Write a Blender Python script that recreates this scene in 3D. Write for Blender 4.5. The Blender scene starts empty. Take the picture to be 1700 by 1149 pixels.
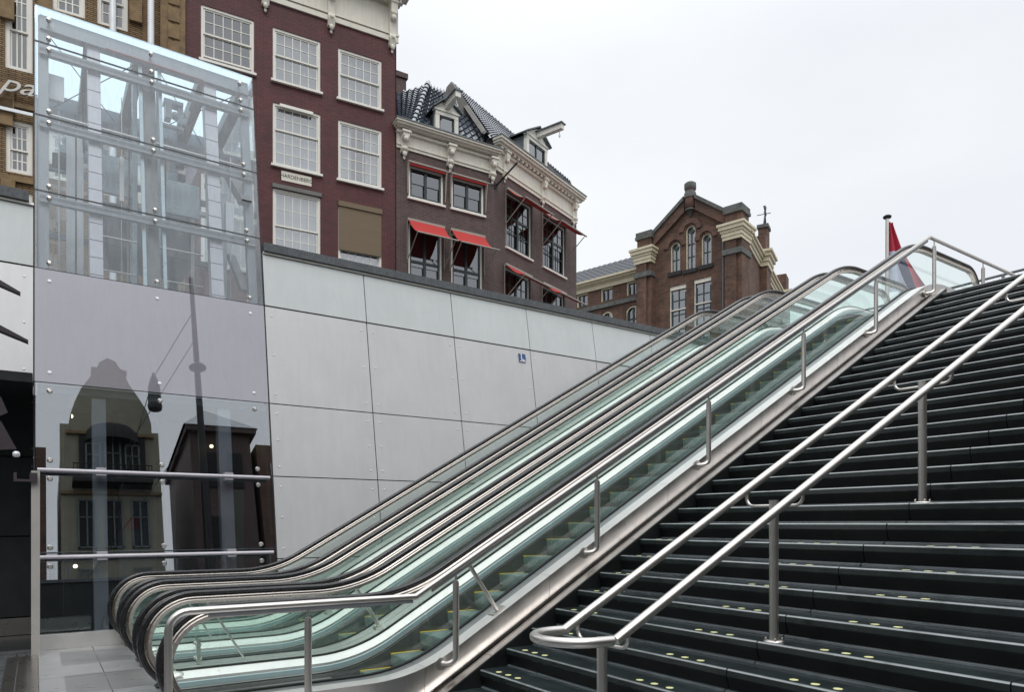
import bpy, bmesh, math, random
from mathutils import Vector, Matrix
from mathutils.geometry import tessellate_polygon
random.seed(7)
R = math.radians
sc = bpy.context.scene
col = sc.collection
# ------------------------------------------------------------------ camera
F, CX, HY, HC = 1174.0, 851.5, 869.4, 1.65      # photograph pixels (1700 x 1149), eye height
AZ = R(55.98)
CC, SS = math.cos(AZ), math.sin(AZ)
cam_d = bpy.data.cameras.new('camera')
cam = bpy.data.objects.new('camera', cam_d); col.objects.link(cam)
cam.location = (0, 0, HC)
cam.rotation_euler = (R(90), 0, R(90) - AZ + R(0) - R(90) + 0)
cam.rotation_euler = (R(90), 0, math.atan2(SS, CC) - R(90))
cam_d.sensor_fit = 'HORIZONTAL'; cam_d.sensor_width = 36.0
cam_d.lens = 36.0 * F / 1700.0
cam_d.shift_x = (850 - CX) / 1700.0
cam_d.shift_y = (HY - 574.5) / 1700.0
cam_d.clip_start = 0.05; cam_d.clip_end = 3000
sc.camera = cam
# ------------------------------------------------------------------ sky and sun (overcast, raining)
SUN_EL, SUN_ROT = R(52), R(200)
w = bpy.data.worlds.new('World'); sc.world = w; w.use_nodes = True
nt = w.node_tree; N = nt.nodes; L = nt.links; N.clear()
out = N.new('ShaderNodeOutputWorld')
sky = N.new('ShaderNodeTexSky'); sky.sky_type = 'NISHITA'; sky.sun_disc = False
sky.sun_elevation = SUN_EL; sky.sun_rotation = SUN_ROT; sky.air_density = 1.0; sky.dust_density = 3.0
bg1 = N.new('ShaderNodeBackground'); bg1.inputs['Strength'].default_value = 0.05
L.new(sky.outputs[0], bg1.inputs['Color'])
tc = N.new('ShaderNodeTexCoord'); mp = N.new('ShaderNodeMapping'); mp.inputs['Scale'].default_value = (1.0, 1.0, 2.6)
nz = N.new('ShaderNodeTexNoise'); nz.inputs['Scale'].default_value = 1.6; nz.inputs['Detail'].default_value = 5
rp = N.new('ShaderNodeValToRGB')
rp.color_ramp.elements[0].position = 0.3; rp.color_ramp.elements[0].color = (0.755, 0.785, 0.83, 1)
rp.color_ramp.elements[1].position = 0.72; rp.color_ramp.elements[1].color = (0.89, 0.905, 0.92, 1)
L.new(tc.outputs['Generated'], mp.inputs['Vector']); L.new(mp.outputs[0], nz.inputs['Vector']); L.new(nz.outputs['Fac'], rp.inputs['Fac'])
bg2 = N.new('ShaderNodeBackground'); L.new(rp.outputs[0], bg2.inputs['Color'])
sxyz = N.new('ShaderNodeSeparateXYZ'); L.new(tc.outputs['Generated'], sxyz.inputs[0])
zen = N.new('ShaderNodeMapRange'); zen.interpolation_type = 'SMOOTHSTEP'          # an overcast sky is brightest overhead
zen.inputs['From Min'].default_value = 0.5; zen.inputs['From Max'].default_value = 1.0
zen.inputs['To Min'].default_value = 0.865; zen.inputs['To Max'].default_value = 2.0
L.new(sxyz.outputs[2], zen.inputs['Value']); L.new(zen.outputs[0], bg2.inputs['Strength'])
mx = N.new('ShaderNodeMixShader'); mx.inputs[0].default_value = 0.93
L.new(bg1.outputs[0], mx.inputs[1]); L.new(bg2.outputs[0], mx.inputs[2]); L.new(mx.outputs[0], out.inputs['Surface'])
sd = bpy.data.lights.new('sun', 'SUN'); sd.energy = 0.8; sd.angle = R(25); sd.color = (1.0, 0.97, 0.93)
so = bpy.data.objects.new('sun', sd); col.objects.link(so); so.location = (0, 0, 40)
dirv = Vector((-math.sin(SUN_ROT) * math.cos(SUN_EL), -math.cos(SUN_ROT) * math.cos(SUN_EL), -math.sin(SUN_EL)))
so.rotation_euler = dirv.to_track_quat('-Z', 'Y').to_euler()
sc.view_settings.view_transform = 'Standard'; sc.view_settings.look = 'None'
sc.view_settings.exposure = 0.45; sc.view_settings.gamma = 1.0
sc.cycles.use_denoising = True
sc.cycles.max_bounces = 9; sc.cycles.diffuse_bounces = 3; sc.cycles.glossy_bounces = 5
sc.cycles.transmission_bounces = 4; sc.cycles.transparent_max_bounces = 40
sc.cycles.caustics_reflective = False; sc.cycles.caustics_refractive = False
sc.cycles.sample_clamp_indirect = 6.0
# ------------------------------------------------------------------ materials
MAT = {}
def newmat(name):
    m = bpy.data.materials.new(name); m.use_nodes = True
    n = m.node_tree.nodes; b = n.get('Principled BSDF')
    MAT[name] = m
    return m, n, m.node_tree.links, b
def prin(name, c, rough=0.5, metal=0.0, var=0.12, scale=6.0, bump=0.0, bscale=60, rv=0.1, spec=0.5, stretch=(1, 1, 1), emit=None, coat=0.0):
    m, n, l, b = newmat(name)
    tc = n.new('ShaderNodeTexCoord'); mp = n.new('ShaderNodeMapping'); mp.inputs['Scale'].default_value = stretch
    l.new(tc.outputs['Object'], mp.inputs['Vector'])
    nz = n.new('ShaderNodeTexNoise'); nz.inputs['Scale'].default_value = scale; nz.inputs['Detail'].default_value = 6; nz.inputs['Roughness'].default_value = .65
    l.new(mp.outputs[0], nz.inputs['Vector'])
    r = n.new('ShaderNodeValToRGB')
    r.color_ramp.elements[0].position = .3; r.color_ramp.elements[1].position = .7
    r.color_ramp.elements[0].color = tuple(x * (1 - var) for x in c) + (1,)
    r.color_ramp.elements[1].color = tuple(min(1, x * (1 + var)) for x in c) + (1,)
    l.new(nz.outputs['Fac'], r.inputs['Fac']); l.new(r.outputs[0], b.inputs['Base Color'])
    mr = n.new('ShaderNodeMapRange'); mr.inputs['To Min'].default_value = max(0.02, rough - rv); mr.inputs['To Max'].default_value = min(1, rough + rv)
    l.new(nz.outputs['Fac'], mr.inputs['Value']); l.new(mr.outputs[0], b.inputs['Roughness'])
    b.inputs['Metallic'].default_value = metal
    b.inputs['Specular IOR Level'].default_value = spec
    if coat: b.inputs['Coat Weight'].default_value = coat; b.inputs['Coat Roughness'].default_value = .08
    if bump:
        n2 = n.new('ShaderNodeTexNoise'); n2.inputs['Scale'].default_value = bscale; n2.inputs['Detail'].default_value = 4
        l.new(mp.outputs[0], n2.inputs['Vector'])
        bp = n.new('ShaderNodeBump'); bp.inputs['Strength'].default_value = bump; bp.inputs['Distance'].default_value = .01
        l.new(n2.outputs['Fac'], bp.inputs['Height']); l.new(bp.outputs[0], b.inputs['Normal'])
    if emit:
        b.inputs['Emission Color'].default_value = emit[0] + (1,); b.inputs['Emission Strength'].default_value = emit[1]
    return m
def glass(name, tint, base=.05, gain=.9, rough=0.0, haze=0.0, hazecol=(.8, .85, .9), dirt=0.0):
    """thin architectural pane: see-through with a mirror coat that grows at grazing angles"""
    m = bpy.data.materials.new(name); m.use_nodes = True; MAT[name] = m
    n = m.node_tree.nodes; l = m.node_tree.links; n.clear()
    o = n.new('ShaderNodeOutputMaterial')
    t = n.new('ShaderNodeBsdfTransparent'); t.inputs[0].default_value = tint + (1,)
    g = n.new('ShaderNodeBsdfGlossy'); g.inputs['Roughness'].default_value = rough; g.inputs[0].default_value = (.95, .97, 1, 1)
    lw = n.new('ShaderNodeLayerWeight'); lw.inputs[0].default_value = .5
    p = n.new('ShaderNodeMath'); p.operation = 'POWER'; p.inputs[1].default_value = 4.0
    l.new(lw.outputs['Facing'], p.inputs[0])
    ma = n.new('ShaderNodeMath'); ma.operation = 'MULTIPLY_ADD'; ma.inputs[1].default_value = gain; ma.inputs[2].default_value = base; ma.use_clamp = True
    l.new(p.outputs[0], ma.inputs[0])
    mix = n.new('ShaderNodeMixShader'); l.new(ma.outputs[0], mix.inputs[0]); l.new(g.outputs[0], mix.inputs[2])
    if haze:
        d = n.new('ShaderNodeBsdfDiffuse'); d.inputs[0].default_value = hazecol + (1,)
        m2 = n.new('ShaderNodeMixShader'); m2.inputs[0].default_value = haze
        if dirt:
            tc = n.new('ShaderNodeTexCoord'); mp = n.new('ShaderNodeMapping'); mp.inputs['Scale'].default_value = (9, 9, .7)
            nz = n.new('ShaderNodeTexNoise'); nz.inputs['Scale'].default_value = 2.2; nz.inputs['Detail'].default_value = 7
            l.new(tc.outputs['Object'], mp.inputs[0]); l.new(mp.outputs[0], nz.inputs['Vector'])
            mr = n.new('ShaderNodeMapRange'); mr.inputs['From Min'].default_value = .3; mr.inputs['From Max'].default_value = .75
            mr.inputs['To Min'].default_value = haze * (1 - dirt); mr.inputs['To Max'].default_value = haze * (1 + dirt)
            l.new(nz.outputs['Fac'], mr.inputs['Value']); l.new(mr.outputs[0], m2.inputs[0])
        l.new(t.outputs[0], m2.inputs[1]); l.new(d.outputs[0], m2.inputs[2]); l.new(m2.outputs[0], mix.inputs[1])
    else:
        l.new(t.outputs[0], mix.inputs[1])
    l.new(mix.outputs[0], o.inputs['Surface'])
    return m
def brick(name, c1, c2, mortar, bw=.22, bh=.065, ms=.008, rough=.75, blotch=.35, bumpd=.006):
    m, n, l, b = newmat(name)
    tc = n.new('ShaderNodeTexCoord'); sx = n.new('ShaderNodeSeparateXYZ'); l.new(tc.outputs['Object'], sx.inputs[0])
    ad = n.new('ShaderNodeMath'); l.new(sx.outputs[0], ad.inputs[0]); l.new(sx.outputs[1], ad.inputs[1])
    cb = n.new('ShaderNodeCombineXYZ'); l.new(ad.outputs[0], cb.inputs[0]); l.new(sx.outputs[2], cb.inputs[1])
    br = n.new('ShaderNodeTexBrick'); br.inputs['Scale'].default_value = 1
    br.inputs['Brick Width'].default_value = bw; br.inputs['Row Height'].default_value = bh; br.inputs['Mortar Size'].default_value = ms
    br.inputs['Color1'].default_value = c1 + (1,); br.inputs['Color2'].default_value = c2 + (1,); br.inputs['Mortar'].default_value = mortar + (1,)
    br.inputs['Mortar Smooth'].default_value = .3; br.inputs['Bias'].default_value = -.1
    l.new(cb.outputs[0], br.inputs['Vector'])
    nz = n.new('ShaderNodeTexNoise'); nz.inputs['Scale'].default_value = .9; nz.inputs['Detail'].default_value = 8; nz.inputs['Roughness'].default_value = .7
    l.new(tc.outputs['Object'], nz.inputs['Vector'])
    mr = n.new('ShaderNodeMapRange'); mr.inputs['From Min'].default_value = .3; mr.inputs['From Max'].default_value = .7
    mr.inputs['To Min'].default_value = 1 - blotch; mr.inputs['To Max'].default_value = 1 + blotch
    l.new(nz.outputs['Fac'], mr.inputs['Value'])
    mu = n.new('ShaderNodeVectorMath'); mu.operation = 'SCALE'; l.new(br.outputs['Color'], mu.inputs[0]); l.new(mr.outputs[0], mu.inputs['Scale'])
    l.new(mu.outputs[0], b.inputs['Base Color']); b.inputs['Roughness'].default_value = rough
    bp = n.new('ShaderNodeBump'); bp.inputs['Strength'].default_value = .7; bp.inputs['Distance'].default_value = bumpd; bp.invert = True
    l.new(br.outputs['Fac'], bp.inputs['Height']); l.new(bp.outputs[0], b.inputs['Normal'])
    return m
prin('brushed_steel', (.60, .565, .53), .28, 1.0, .05, 3, 0, 200, .05)
prin('track_bronze', (.58, .53, .485), .27, 1.0, .05, 3, 0, 200, .04)
prin('rail_steel', (.60, .575, .545), .37, 1.0, .04, 6, 0, 220, .04)
prin('sheet_steel', (.60, .575, .55), .30, 1.0, .09, 2.2, 0, 60, .10)
prin('post_steel', (.52, .50, .47), .45, .4, .08, 2)
prin('plate_steel', (.50, .50, .50), .30, .6, .12, 2.2, .10, 260, .09, stretch=(1, 6, 1))
prin('deck_alu', (.74, .73, .71), .42, .75, .05, 5, .0, 60, .08)
prin('deck_grey', (.30, .32, .32), .35, .6, .06, 5)
prin('blue_trim', (.36, .47, .50), .35, .2, .05, 4)
prin('black_rubber', (.012, .012, .014), .28, 0, .2, 12, .0, 60, .08, .6)
prin('dark_skirt', (.09, .10, .095), .35, .3, .2, 5)
prin('step_metal', (.27, .37, .345), .45, .3, .15, 9, .15, 90)
prin('yellow_paint', (.75, .55, .02), .5, 0, .1)
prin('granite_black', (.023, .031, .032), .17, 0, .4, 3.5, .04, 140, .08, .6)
prin('edge_glint', (.15, .175, .18), .22, 0, .3, 7, 0, 60, .08, .8, coat=.8)  # sky highlight along the wet nosings, painted as a lighter grey
prin('wet_cove_glint', (.085, .105, .115), .12, 0, .5, 2.5, 0, 60, .08, 1.0, coat=1.0)  # water film in the cove; its paler tone paints in reflected sky
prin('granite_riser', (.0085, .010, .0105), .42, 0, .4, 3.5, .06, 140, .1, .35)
prin('inlay_yellow', (.62, .62, .30), .45, 0, .06)
prin('granite_coping', (.10, .11, .12), .45, 0, .45, 24, .1, 60)
prin('white_strip', (.72, .69, .64), .45, .1, .06)
prin('glass_fascia', (.57, .605, .605), .10, 0, .05, .8, 0, 60, .04, .6)
prin('rivet_white', (.85, .86, .88), .3, .2, .02)
prin('joint_black', (.01, .012, .012), .6, 0, .1)
prin('pit_floor', (.16, .17, .175), .14, .35, .25, 1.2, .03, 60, .08, .6)
prin('panel_dark', (.030, .034, .036), .35, .2, .2, 3)
prin('column_mauve', (.52, .50, .54), .38, .15, .08, 3)
prin('frame_grey', (.20, .215, .23), .42, .3, .12, 3)
prin('beam_brown', (.13, .125, .12), .5, .1, .2, 6)
prin('lift_header', (.42, .51, .55), .28, .2, .06, 2)
prin('lift_white', (.70, .73, .75), .35, .2, .05, 3)
prin('red_cable', (.35, .02, .03), .5)
prin('letter_grey', (.45, .44, .42), .4, .3)
prin('lamp_glow', (.9, .7, .4), .5, emit=((1.0, .72, .38), 6.0))
prin('green_panel', (.02, .15, .08), .3, 0, .1, 2)
prin('cream_paint', (.66, .63, .55), .5, 0, .07, 3, .02, 40)
prin('cream_yellow', (.58, .52, .38), .55, 0, .10, 3)
prin('white_paint', (.74, .72, .66), .42, 0, .05, 4)
prin('green_black', (.018, .035, .037), .3, 0, .2, 5)
prin('lead_grey', (.13, .155, .165), .5, .1, .25, 5)
prin('slate', (.045, .052, .062), .5, 0, .3, 4, .1, 30, .1, .4)
prin('stone_grey', (.10, .105, .10), .8, 0, .4, 3, .2, 20)
prin('render_grey', (.15, .145, .135), .9, 0, .3, 3, .2, 30)
prin('awning_red', (.40, .026, .022), .75, 0, .08, 4)
prin('awning_inside', (.20, .05, .045), .8, 0, .08, 4)
prin('awning_arm', (.30, .27, .235), .4, .3, .1)
prin('blind_brown', (.15, .11, .065), .7, 0, .10, 2, stretch=(.3, .3, 9))
prin('blind_grey', (.36, .39, .41), .8, 0, .10, 3, stretch=(.3, .3, 26))
prin('curtain', (.62, .66, .68), .9, 0, .18, 5, stretch=(6, 6, .15))
prin('interior_dark', (.02, .02, .022), .9, 0, .2)
prin('roof_tile', (.075, .09, .115), .17, .0, .35, 7, .05, 30, .06, 1.0)
prin('sign_blue', (.03, .08, .22), .3); prin('sign_white', (.8, .82, .85), .4)
prin('iron_black', (.014, .014, .016), .4, .3, .2)
prin('fixture_mauve', (.085, .072, .082), .35, .3, .1)
prin('street_stone', (.17, .17, .17), .5, 0, .2, 4, .1, 30)
prin('column_light', (.55, .58, .58), .5, .2, .05)
prin('flag_red', (.42, .018, .045), .7); prin('flag_white', (.52, .54, .68), .8); prin('flag_blue', (.03, .03, .09), .8)
prin('stucco_ochre', (.27, .255, .19), .85, 0, .12, 2)
prin('stone_ochre', (.20, .135, .07), .85, 0, .35, 4, .3, 18)
brick('brick_red', (.108, .020, .022), (.070, .014, .016), (.038, .012, .013), .21, .062, .009, .62, .30, .012)
brick('brick_purple', (.095, .055, .052), (.060, .034, .033), (.13, .11, .10), .21, .066, .008, .75, .22)
brick('brick_brown', (.14, .070, .045), (.082, .044, .032), (.085, .065, .055), .3, .10, .012, .85, .55)
brick('brick_ochre', (.30, .19, .085), (.21, .125, .055), (.06, .04, .022), .30, .055, .016, .8, .35, .015)
glass('glass_escalator', (.95, .984, .968), .035, .7, 0.0, .008, (.74, .92, .85), .8)
glass('glass_tower', (.945, .97, .98), .065, .6, 0.0, .048, (.68, .73, .76), .9)
glass('glass_dark', (.78, .83, .85), .25, .7)
glass('glass_window', (.70, .74, .76), .30, .75)
glass('glass_hall', (.45, .58, .60), .26, .7)
glass('glass_window_dim', (.55, .58, .62), .22, .65)
fm_ = bpy.data.materials.new('glass_frosted'); fm_.use_nodes = True; MAT['glass_frosted'] = fm_
_n = fm_.node_tree.nodes; _l = fm_.node_tree.links; _n.clear(); _o = _n.new('ShaderNodeOutputMaterial'); _a = _n.new('ShaderNodeBsdfTranslucent'); _a.inputs[0].default_value = (.72, .80, .84, 1)
_b = _n.new('ShaderNodeBsdfTransparent'); _b.inputs[0].default_value = (.9, .95, 1, 1); _m = _n.new('ShaderNodeMixShader'); _m.inputs[0].default_value = .12; _l.new(_a.outputs[0], _m.inputs[1]); _l.new(_b.outputs[0], _m.inputs[2]); _l.new(_m.outputs[0], _o.inputs[0])
# speckled wall panel with the weave of a perforated metal sheet
def panel_mat(name, c, rough, spec=.5, coat=0.0):
    m = prin(name, c, rough, .25, .05, .9, .0, 60, .06, spec, coat=coat)
    n = m.node_tree.nodes; l = m.node_tree.links; b = n['Principled BSDF']
    tc = n.new('ShaderNodeTexCoord'); n2 = n.new('ShaderNodeTexNoise'); n2.inputs['Scale'].default_value = 45; n2.inputs['Detail'].default_value = 3
    l.new(tc.outputs['Object'], n2.inputs['Vector'])
    bp = n.new('ShaderNodeBump'); bp.inputs['Strength'].default_value = .12; bp.inputs['Distance'].default_value = .004
    l.new(n2.outputs['Fac'], bp.inputs['Height']); l.new(bp.outputs[0], b.inputs['Normal'])
    return m
def streaks(name, amt, sc_=(3.2, 3.2, .22)):
    m = MAT[name]; n = m.node_tree.nodes; l = m.node_tree.links; b = n['Principled BSDF']; src = b.inputs['Base Color'].links[0].from_socket
    tc = n.new('ShaderNodeTexCoord'); mp = n.new('ShaderNodeMapping'); mp.inputs['Scale'].default_value = sc_; l.new(tc.outputs['Object'], mp.inputs[0])
    nz = n.new('ShaderNodeTexNoise'); nz.inputs['Scale'].default_value = 3.0; nz.inputs['Detail'].default_value = 8; nz.inputs['Roughness'].default_value = .7; l.new(mp.outputs[0], nz.inputs['Vector'])
    mr = n.new('ShaderNodeMapRange'); mr.inputs['From Min'].default_value = .35; mr.inputs['From Max'].default_value = .75; mr.inputs['To Min'].default_value = 1 + amt * .3; mr.inputs['To Max'].default_value = 1 - amt
    l.new(nz.outputs['Fac'], mr.inputs['Value']); sc2 = n.new('ShaderNodeVectorMath'); sc2.operation = 'SCALE'; l.new(src, sc2.inputs[0]); l.new(mr.outputs[0], sc2.inputs['Scale']); l.new(sc2.outputs[0], b.inputs['Base Color'])
panel_mat('wall_panel', (.55, .55, .555), .42)
prin('mauve_panel', (.245, .235, .27), .3, 0, .05, .8, 0, 60, .02, .3)
def mirror_coat(name, base, gain, colr=(.95, .96, 1)):
    m = MAT[name]; n = m.node_tree.nodes; l = m.node_tree.links; b = n['Principled BSDF']; o = [q for q in n if q.type == 'OUTPUT_MATERIAL'][0]
    g = n.new('ShaderNodeBsdfGlossy'); g.inputs['Roughness'].default_value = .0; g.inputs[0].default_value = colr + (1,)
    lw = n.new('ShaderNodeLayerWeight'); p = n.new('ShaderNodeMath'); p.operation = 'POWER'; p.inputs[1].default_value = 4; l.new(lw.outputs['Facing'], p.inputs[0])
    ma = n.new('ShaderNodeMath'); ma.operation = 'MULTIPLY_ADD'; ma.use_clamp = True; ma.inputs[1].default_value = gain; ma.inputs[2].default_value = base; l.new(p.outputs[0], ma.inputs[0])
    mx_ = n.new('ShaderNodeMixShader'); l.new(ma.outputs[0], mx_.inputs[0]); l.new(b.outputs[0], mx_.inputs[1]); l.new(g.outputs[0], mx_.inputs[2]); l.new(mx_.outputs[0], o.inputs['Surface'])
mirror_coat('mauve_panel', .20, .6)
for nm_, am_ in (('wall_panel', .055), ('glass_fascia', .06), ('mauve_panel', .08), ('sheet_steel', .12), ('brick_ochre', .25), ('brick_red', .25), ('brick_purple', .25), ('brick_brown', .35), ('cream_paint', .12), ('cream_yellow', .15), ('granite_coping', .3)): streaks(nm_, am_)
# ------------------------------------------------------------------ mesh helpers
class MB:
    def __init__(s): s.v = []; s.f = []; s.sm = []
    def add(s, vs, fs, smooth=False):
        o = len(s.v); s.v += [tuple(p) for p in vs]
        for f in fs: s.f.append(tuple(i + o for i in f)); s.sm.append(smooth)
        return s
    def box(s, x0, y0, z0, x1, y1, z1):
        v = [(x, y, z) for z in (z0, z1) for y in (y0, y1) for x in (x0, x1)]
        return s.add(v, [(0, 2, 3, 1), (4, 5, 7, 6), (0, 1, 5, 4), (2, 6, 7, 3), (0, 4, 6, 2), (1, 3, 7, 5)])
    def hexa(s, b, t):                      # bottom 4, top 4 points
        return s.add(list(b) + list(t), [(3, 2, 1, 0), (4, 5, 6, 7), (0, 1, 5, 4), (1, 2, 6, 5), (2, 3, 7, 6), (3, 0, 4, 7)])
    def slab(s, pts, off):                  # polygon pts pushed by vector off
        pts = [Vector(p) for p in pts]; off = Vector(off); n = len(pts)
        tri = tessellate_polygon([pts])
        v = pts + [p + off for p in pts]
        fs = [tuple(t) for t in tri] + [tuple(i + n for i in reversed(t)) for t in tri]
        fs += [(i, (i + 1) % n, (i + 1) % n + n, i + n) for i in range(n)]
        return s.add(v, fs)
    def tube(s, pts, r, n=12, cap=True, r2=None):
        pts = [Vector(p) for p in pts]; m = len(pts); rings = []
        prev = None
        for i, p in enumerate(pts):
            if i == 0: d = pts[1] - p
            elif i == m - 1: d = p - pts[-2]
            else: d = (pts[i + 1] - p).normalized() + (p - pts[i - 1]).normalized()
            d.normalize()
            if prev is None:
                up = Vector((0, 0, 1)) if abs(d.z) < .9 else Vector((1, 0, 0))
                a = d.cross(up).normalized()
            else: a = (prev - d * prev.dot(d)).normalized()
            prev = a; b = d.cross(a)
            k = 1.0
            if 0 < i < m - 1:
                c_ = (pts[i + 1] - p).normalized().dot((p - pts[i - 1]).normalized()); k = 1 / max(.5, math.sqrt((1 + c_) / 2))
            rr = r if r2 is None else r + (r2 - r) * i / (m - 1)
            rings.append([p + (a * math.cos(2 * math.pi * j / n) + b * math.sin(2 * math.pi * j / n)) * rr for j in range(n)])
        vs = [q for rg in rings for q in rg]
        fs = [(i * n + j, i * n + (j + 1) % n, (i + 1) * n + (j + 1) % n, (i + 1) * n + j) for i in range(m - 1) for j in range(n)]
        s.add(vs, fs, True)
        if cap:
            s.add(rings[0], [tuple(reversed(range(n)))]); s.add(rings[-1], [tuple(range(n))])
        return s
    def sweep(s, path, prof, closed=True, smooth=False):
        """path: (x, z) points at y=0; prof: (y, n) pairs, n along the path normal"""
        m = len(path); k = len(prof); vs = []
        for i, (x, z) in enumerate(path):
            a = path[max(0, i - 1)]; b = path[min(m - 1, i + 1)]
            d = Vector((b[0] - a[0], b[1] - a[1])).normalized()
            for (y, nn) in prof: vs.append((x - d.y * nn, y, z + d.x * nn))
        kk = k if closed else k - 1
        fs = [(i * k + j, i * k + (j + 1) % k, (i + 1) * k + (j + 1) % k, (i + 1) * k + j) for i in range(m - 1) for j in range(kk)]
        s.add(vs, fs, smooth)
        if closed:
            s.add(vs[:k], [tuple(range(k))]); s.add(vs[-k:], [tuple(reversed(range(k)))])
        return s
    def vsweep(s, path, prof):
        """path: (x, z); prof: (y, dz), dz straight up"""
        m = len(path); k = len(prof)
        vs = [(x, y, z + dz) for (x, z) in path for (y, dz) in prof]
        fs = [(i * k + j, i * k + (j + 1) % k, (i + 1) * k + (j + 1) % k, (i + 1) * k + j) for i in range(m - 1) for j in range(k)]
        s.add(vs, fs); s.add(vs[:k], [tuple(range(k))]); s.add(vs[-k:], [tuple(reversed(range(k)))])
        return s
    def ball(s, c, r, sc_=(1, 1, 1), n=10, m=7):
        vs = []; fs = []
        for i in range(m + 1):
            t = math.pi * i / m
            for j in range(n):
                a = 2 * math.pi * j / n
                vs.append((c[0] + r * sc_[0] * math.sin(t) * math.cos(a), c[1] + r * sc_[1] * math.sin(t) * math.sin(a), c[2] + r * sc_[2] * math.cos(t)))
        for i in range(m):
            for j in range(n): fs.append((i * n + j, (i + 1) * n + j, (i + 1) * n + (j + 1) % n, i * n + (j + 1) % n))
        return s.add(vs, fs, True)
    def lathe(s, c, prof, n=20):            # prof: (r, z)
        vs = [(c[0] + r * math.cos(2 * math.pi * j / n), c[1] + r * math.sin(2 * math.pi * j / n), c[2] + z) for r, z in prof for j in range(n)]
        fs = [(i * n + j, i * n + (j + 1) % n, (i + 1) * n + (j + 1) % n, (i + 1) * n + j) for i in range(len(prof) - 1) for j in range(n)]
        s.add(vs, fs, True); s.add(vs[:n], [tuple(reversed(range(n)))]); s.add(vs[-n:], [tuple(range(n))])
        return s
    def build(s, name, mat, parent=None, world=False):
        me = bpy.data.meshes.new(name)
        vs = s.v
        if world and parent is not None:
            o = parent
            loc = Vector((0, 0, 0))
            while o is not None: loc += o.location; o = o.parent
            vs = [(x - loc.x, y - loc.y, z - loc.z) for x, y, z in vs]
        me.from_pydata(vs, [], s.f); me.update()
        bm = bmesh.new(); bm.from_mesh(me); bmesh.ops.recalc_face_normals(bm, faces=bm.faces)
        bm.to_mesh(me); bm.free()
        if len(me.polygons) == len(s.sm): me.polygons.foreach_set('use_smooth', s.sm)
        me.materials.append(MAT[mat])
        o = bpy.data.objects.new(name, me); col.objects.link(o); o.parent = parent
        return o
def tag(o, label=None, cat=None, group=None, kind=None):
    if label: o['label'] = label
    if cat: o['category'] = cat
    if group: o['group'] = group
    if kind: o['kind'] = kind
    return o
def empty(name, loc, rz=0, label=None, cat=None, group=None, kind=None):
    o = bpy.data.objects.new(name, None); col.objects.link(o); o.location = loc; o.rotation_euler = (0, 0, rz)
    return tag(o, label, cat, group, kind)
def kids(o): return [c for c in bpy.data.objects if c.parent == o]
def copy_tree(o, parent=None):
    c = o.copy(); col.objects.link(c); c.parent = parent
    for ch in kids(o): copy_tree(ch, c)
    return c
def ray(u, v):
    a = (u - CX) / F; b = (HY - v) / F
    return (CC + SS * a, SS - CC * a, b)
def arcpts(c, r, a0, a1, n=8):
    return [(c[0] + r * math.cos(a0 + (a1 - a0) * i / n), c[1] + r * math.sin(a0 + (a1 - a0) * i / n)) for i in range(n + 1)]
TAN = math.tan(R(30))
FLOOR_Z, TOP_Z = 0.0, 5.44
# ------------------------------------------------------------------ ground and pit
WY0, WK = 10.93, .1765                       # leaning wall: y = WY0 + WK * z
def WY(z): return WY0 + WK * z
m = MB(); m.box(-14, -9, -.3, 5, 11.2, 0)
f = m.build('lower_plaza_floor', 'pit_floor'); tag(f, kind='structure')
m = MB()
for i in range(14):                          # joints between floor slabs
    m.box(-14, 10.9 - i * 1.15, .0005, 3, 10.9 - i * 1.15 + .008, .004)
for i in range(12): m.box(-12 + i * 1.15 + .3, -8, .001, -12 + i * 1.15 + .308, 10.9, .0045)
f2 = m.build('floor_joints', 'joint_black', f)
SF = -7.6                                    # far (camera-right) side of the pit
m = MB()
for (x0, y0, x1, y1) in [(-600, 12.9, 900, 900), (-600, -900, 900, SF - .4), (-600, SF - .4, -14, 12.9)]:
    m.box(x0, y0, 4.9, x1, y1, 5.2)
tag(m.build('street', 'street_stone'), kind='structure')
m = MB(); m.box(12.62, SF - .4, 5.1, 900, 12.9, TOP_Z)
tag(m.build('upper_plaza', 'street_stone'), kind='structure')
m = MB(); yy = 10.92
for j in range(6):
    for (a, b) in ((.03, .62), (.63, 1.62), (1.63, 2.6)): m.box(a, yy - 1.0, .004, b, yy - .008, .010)
    yy -= 1.0
lp_ = m.build('landing_plates', 'plate_steel'); tag(lp_, kind='structure')
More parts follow.
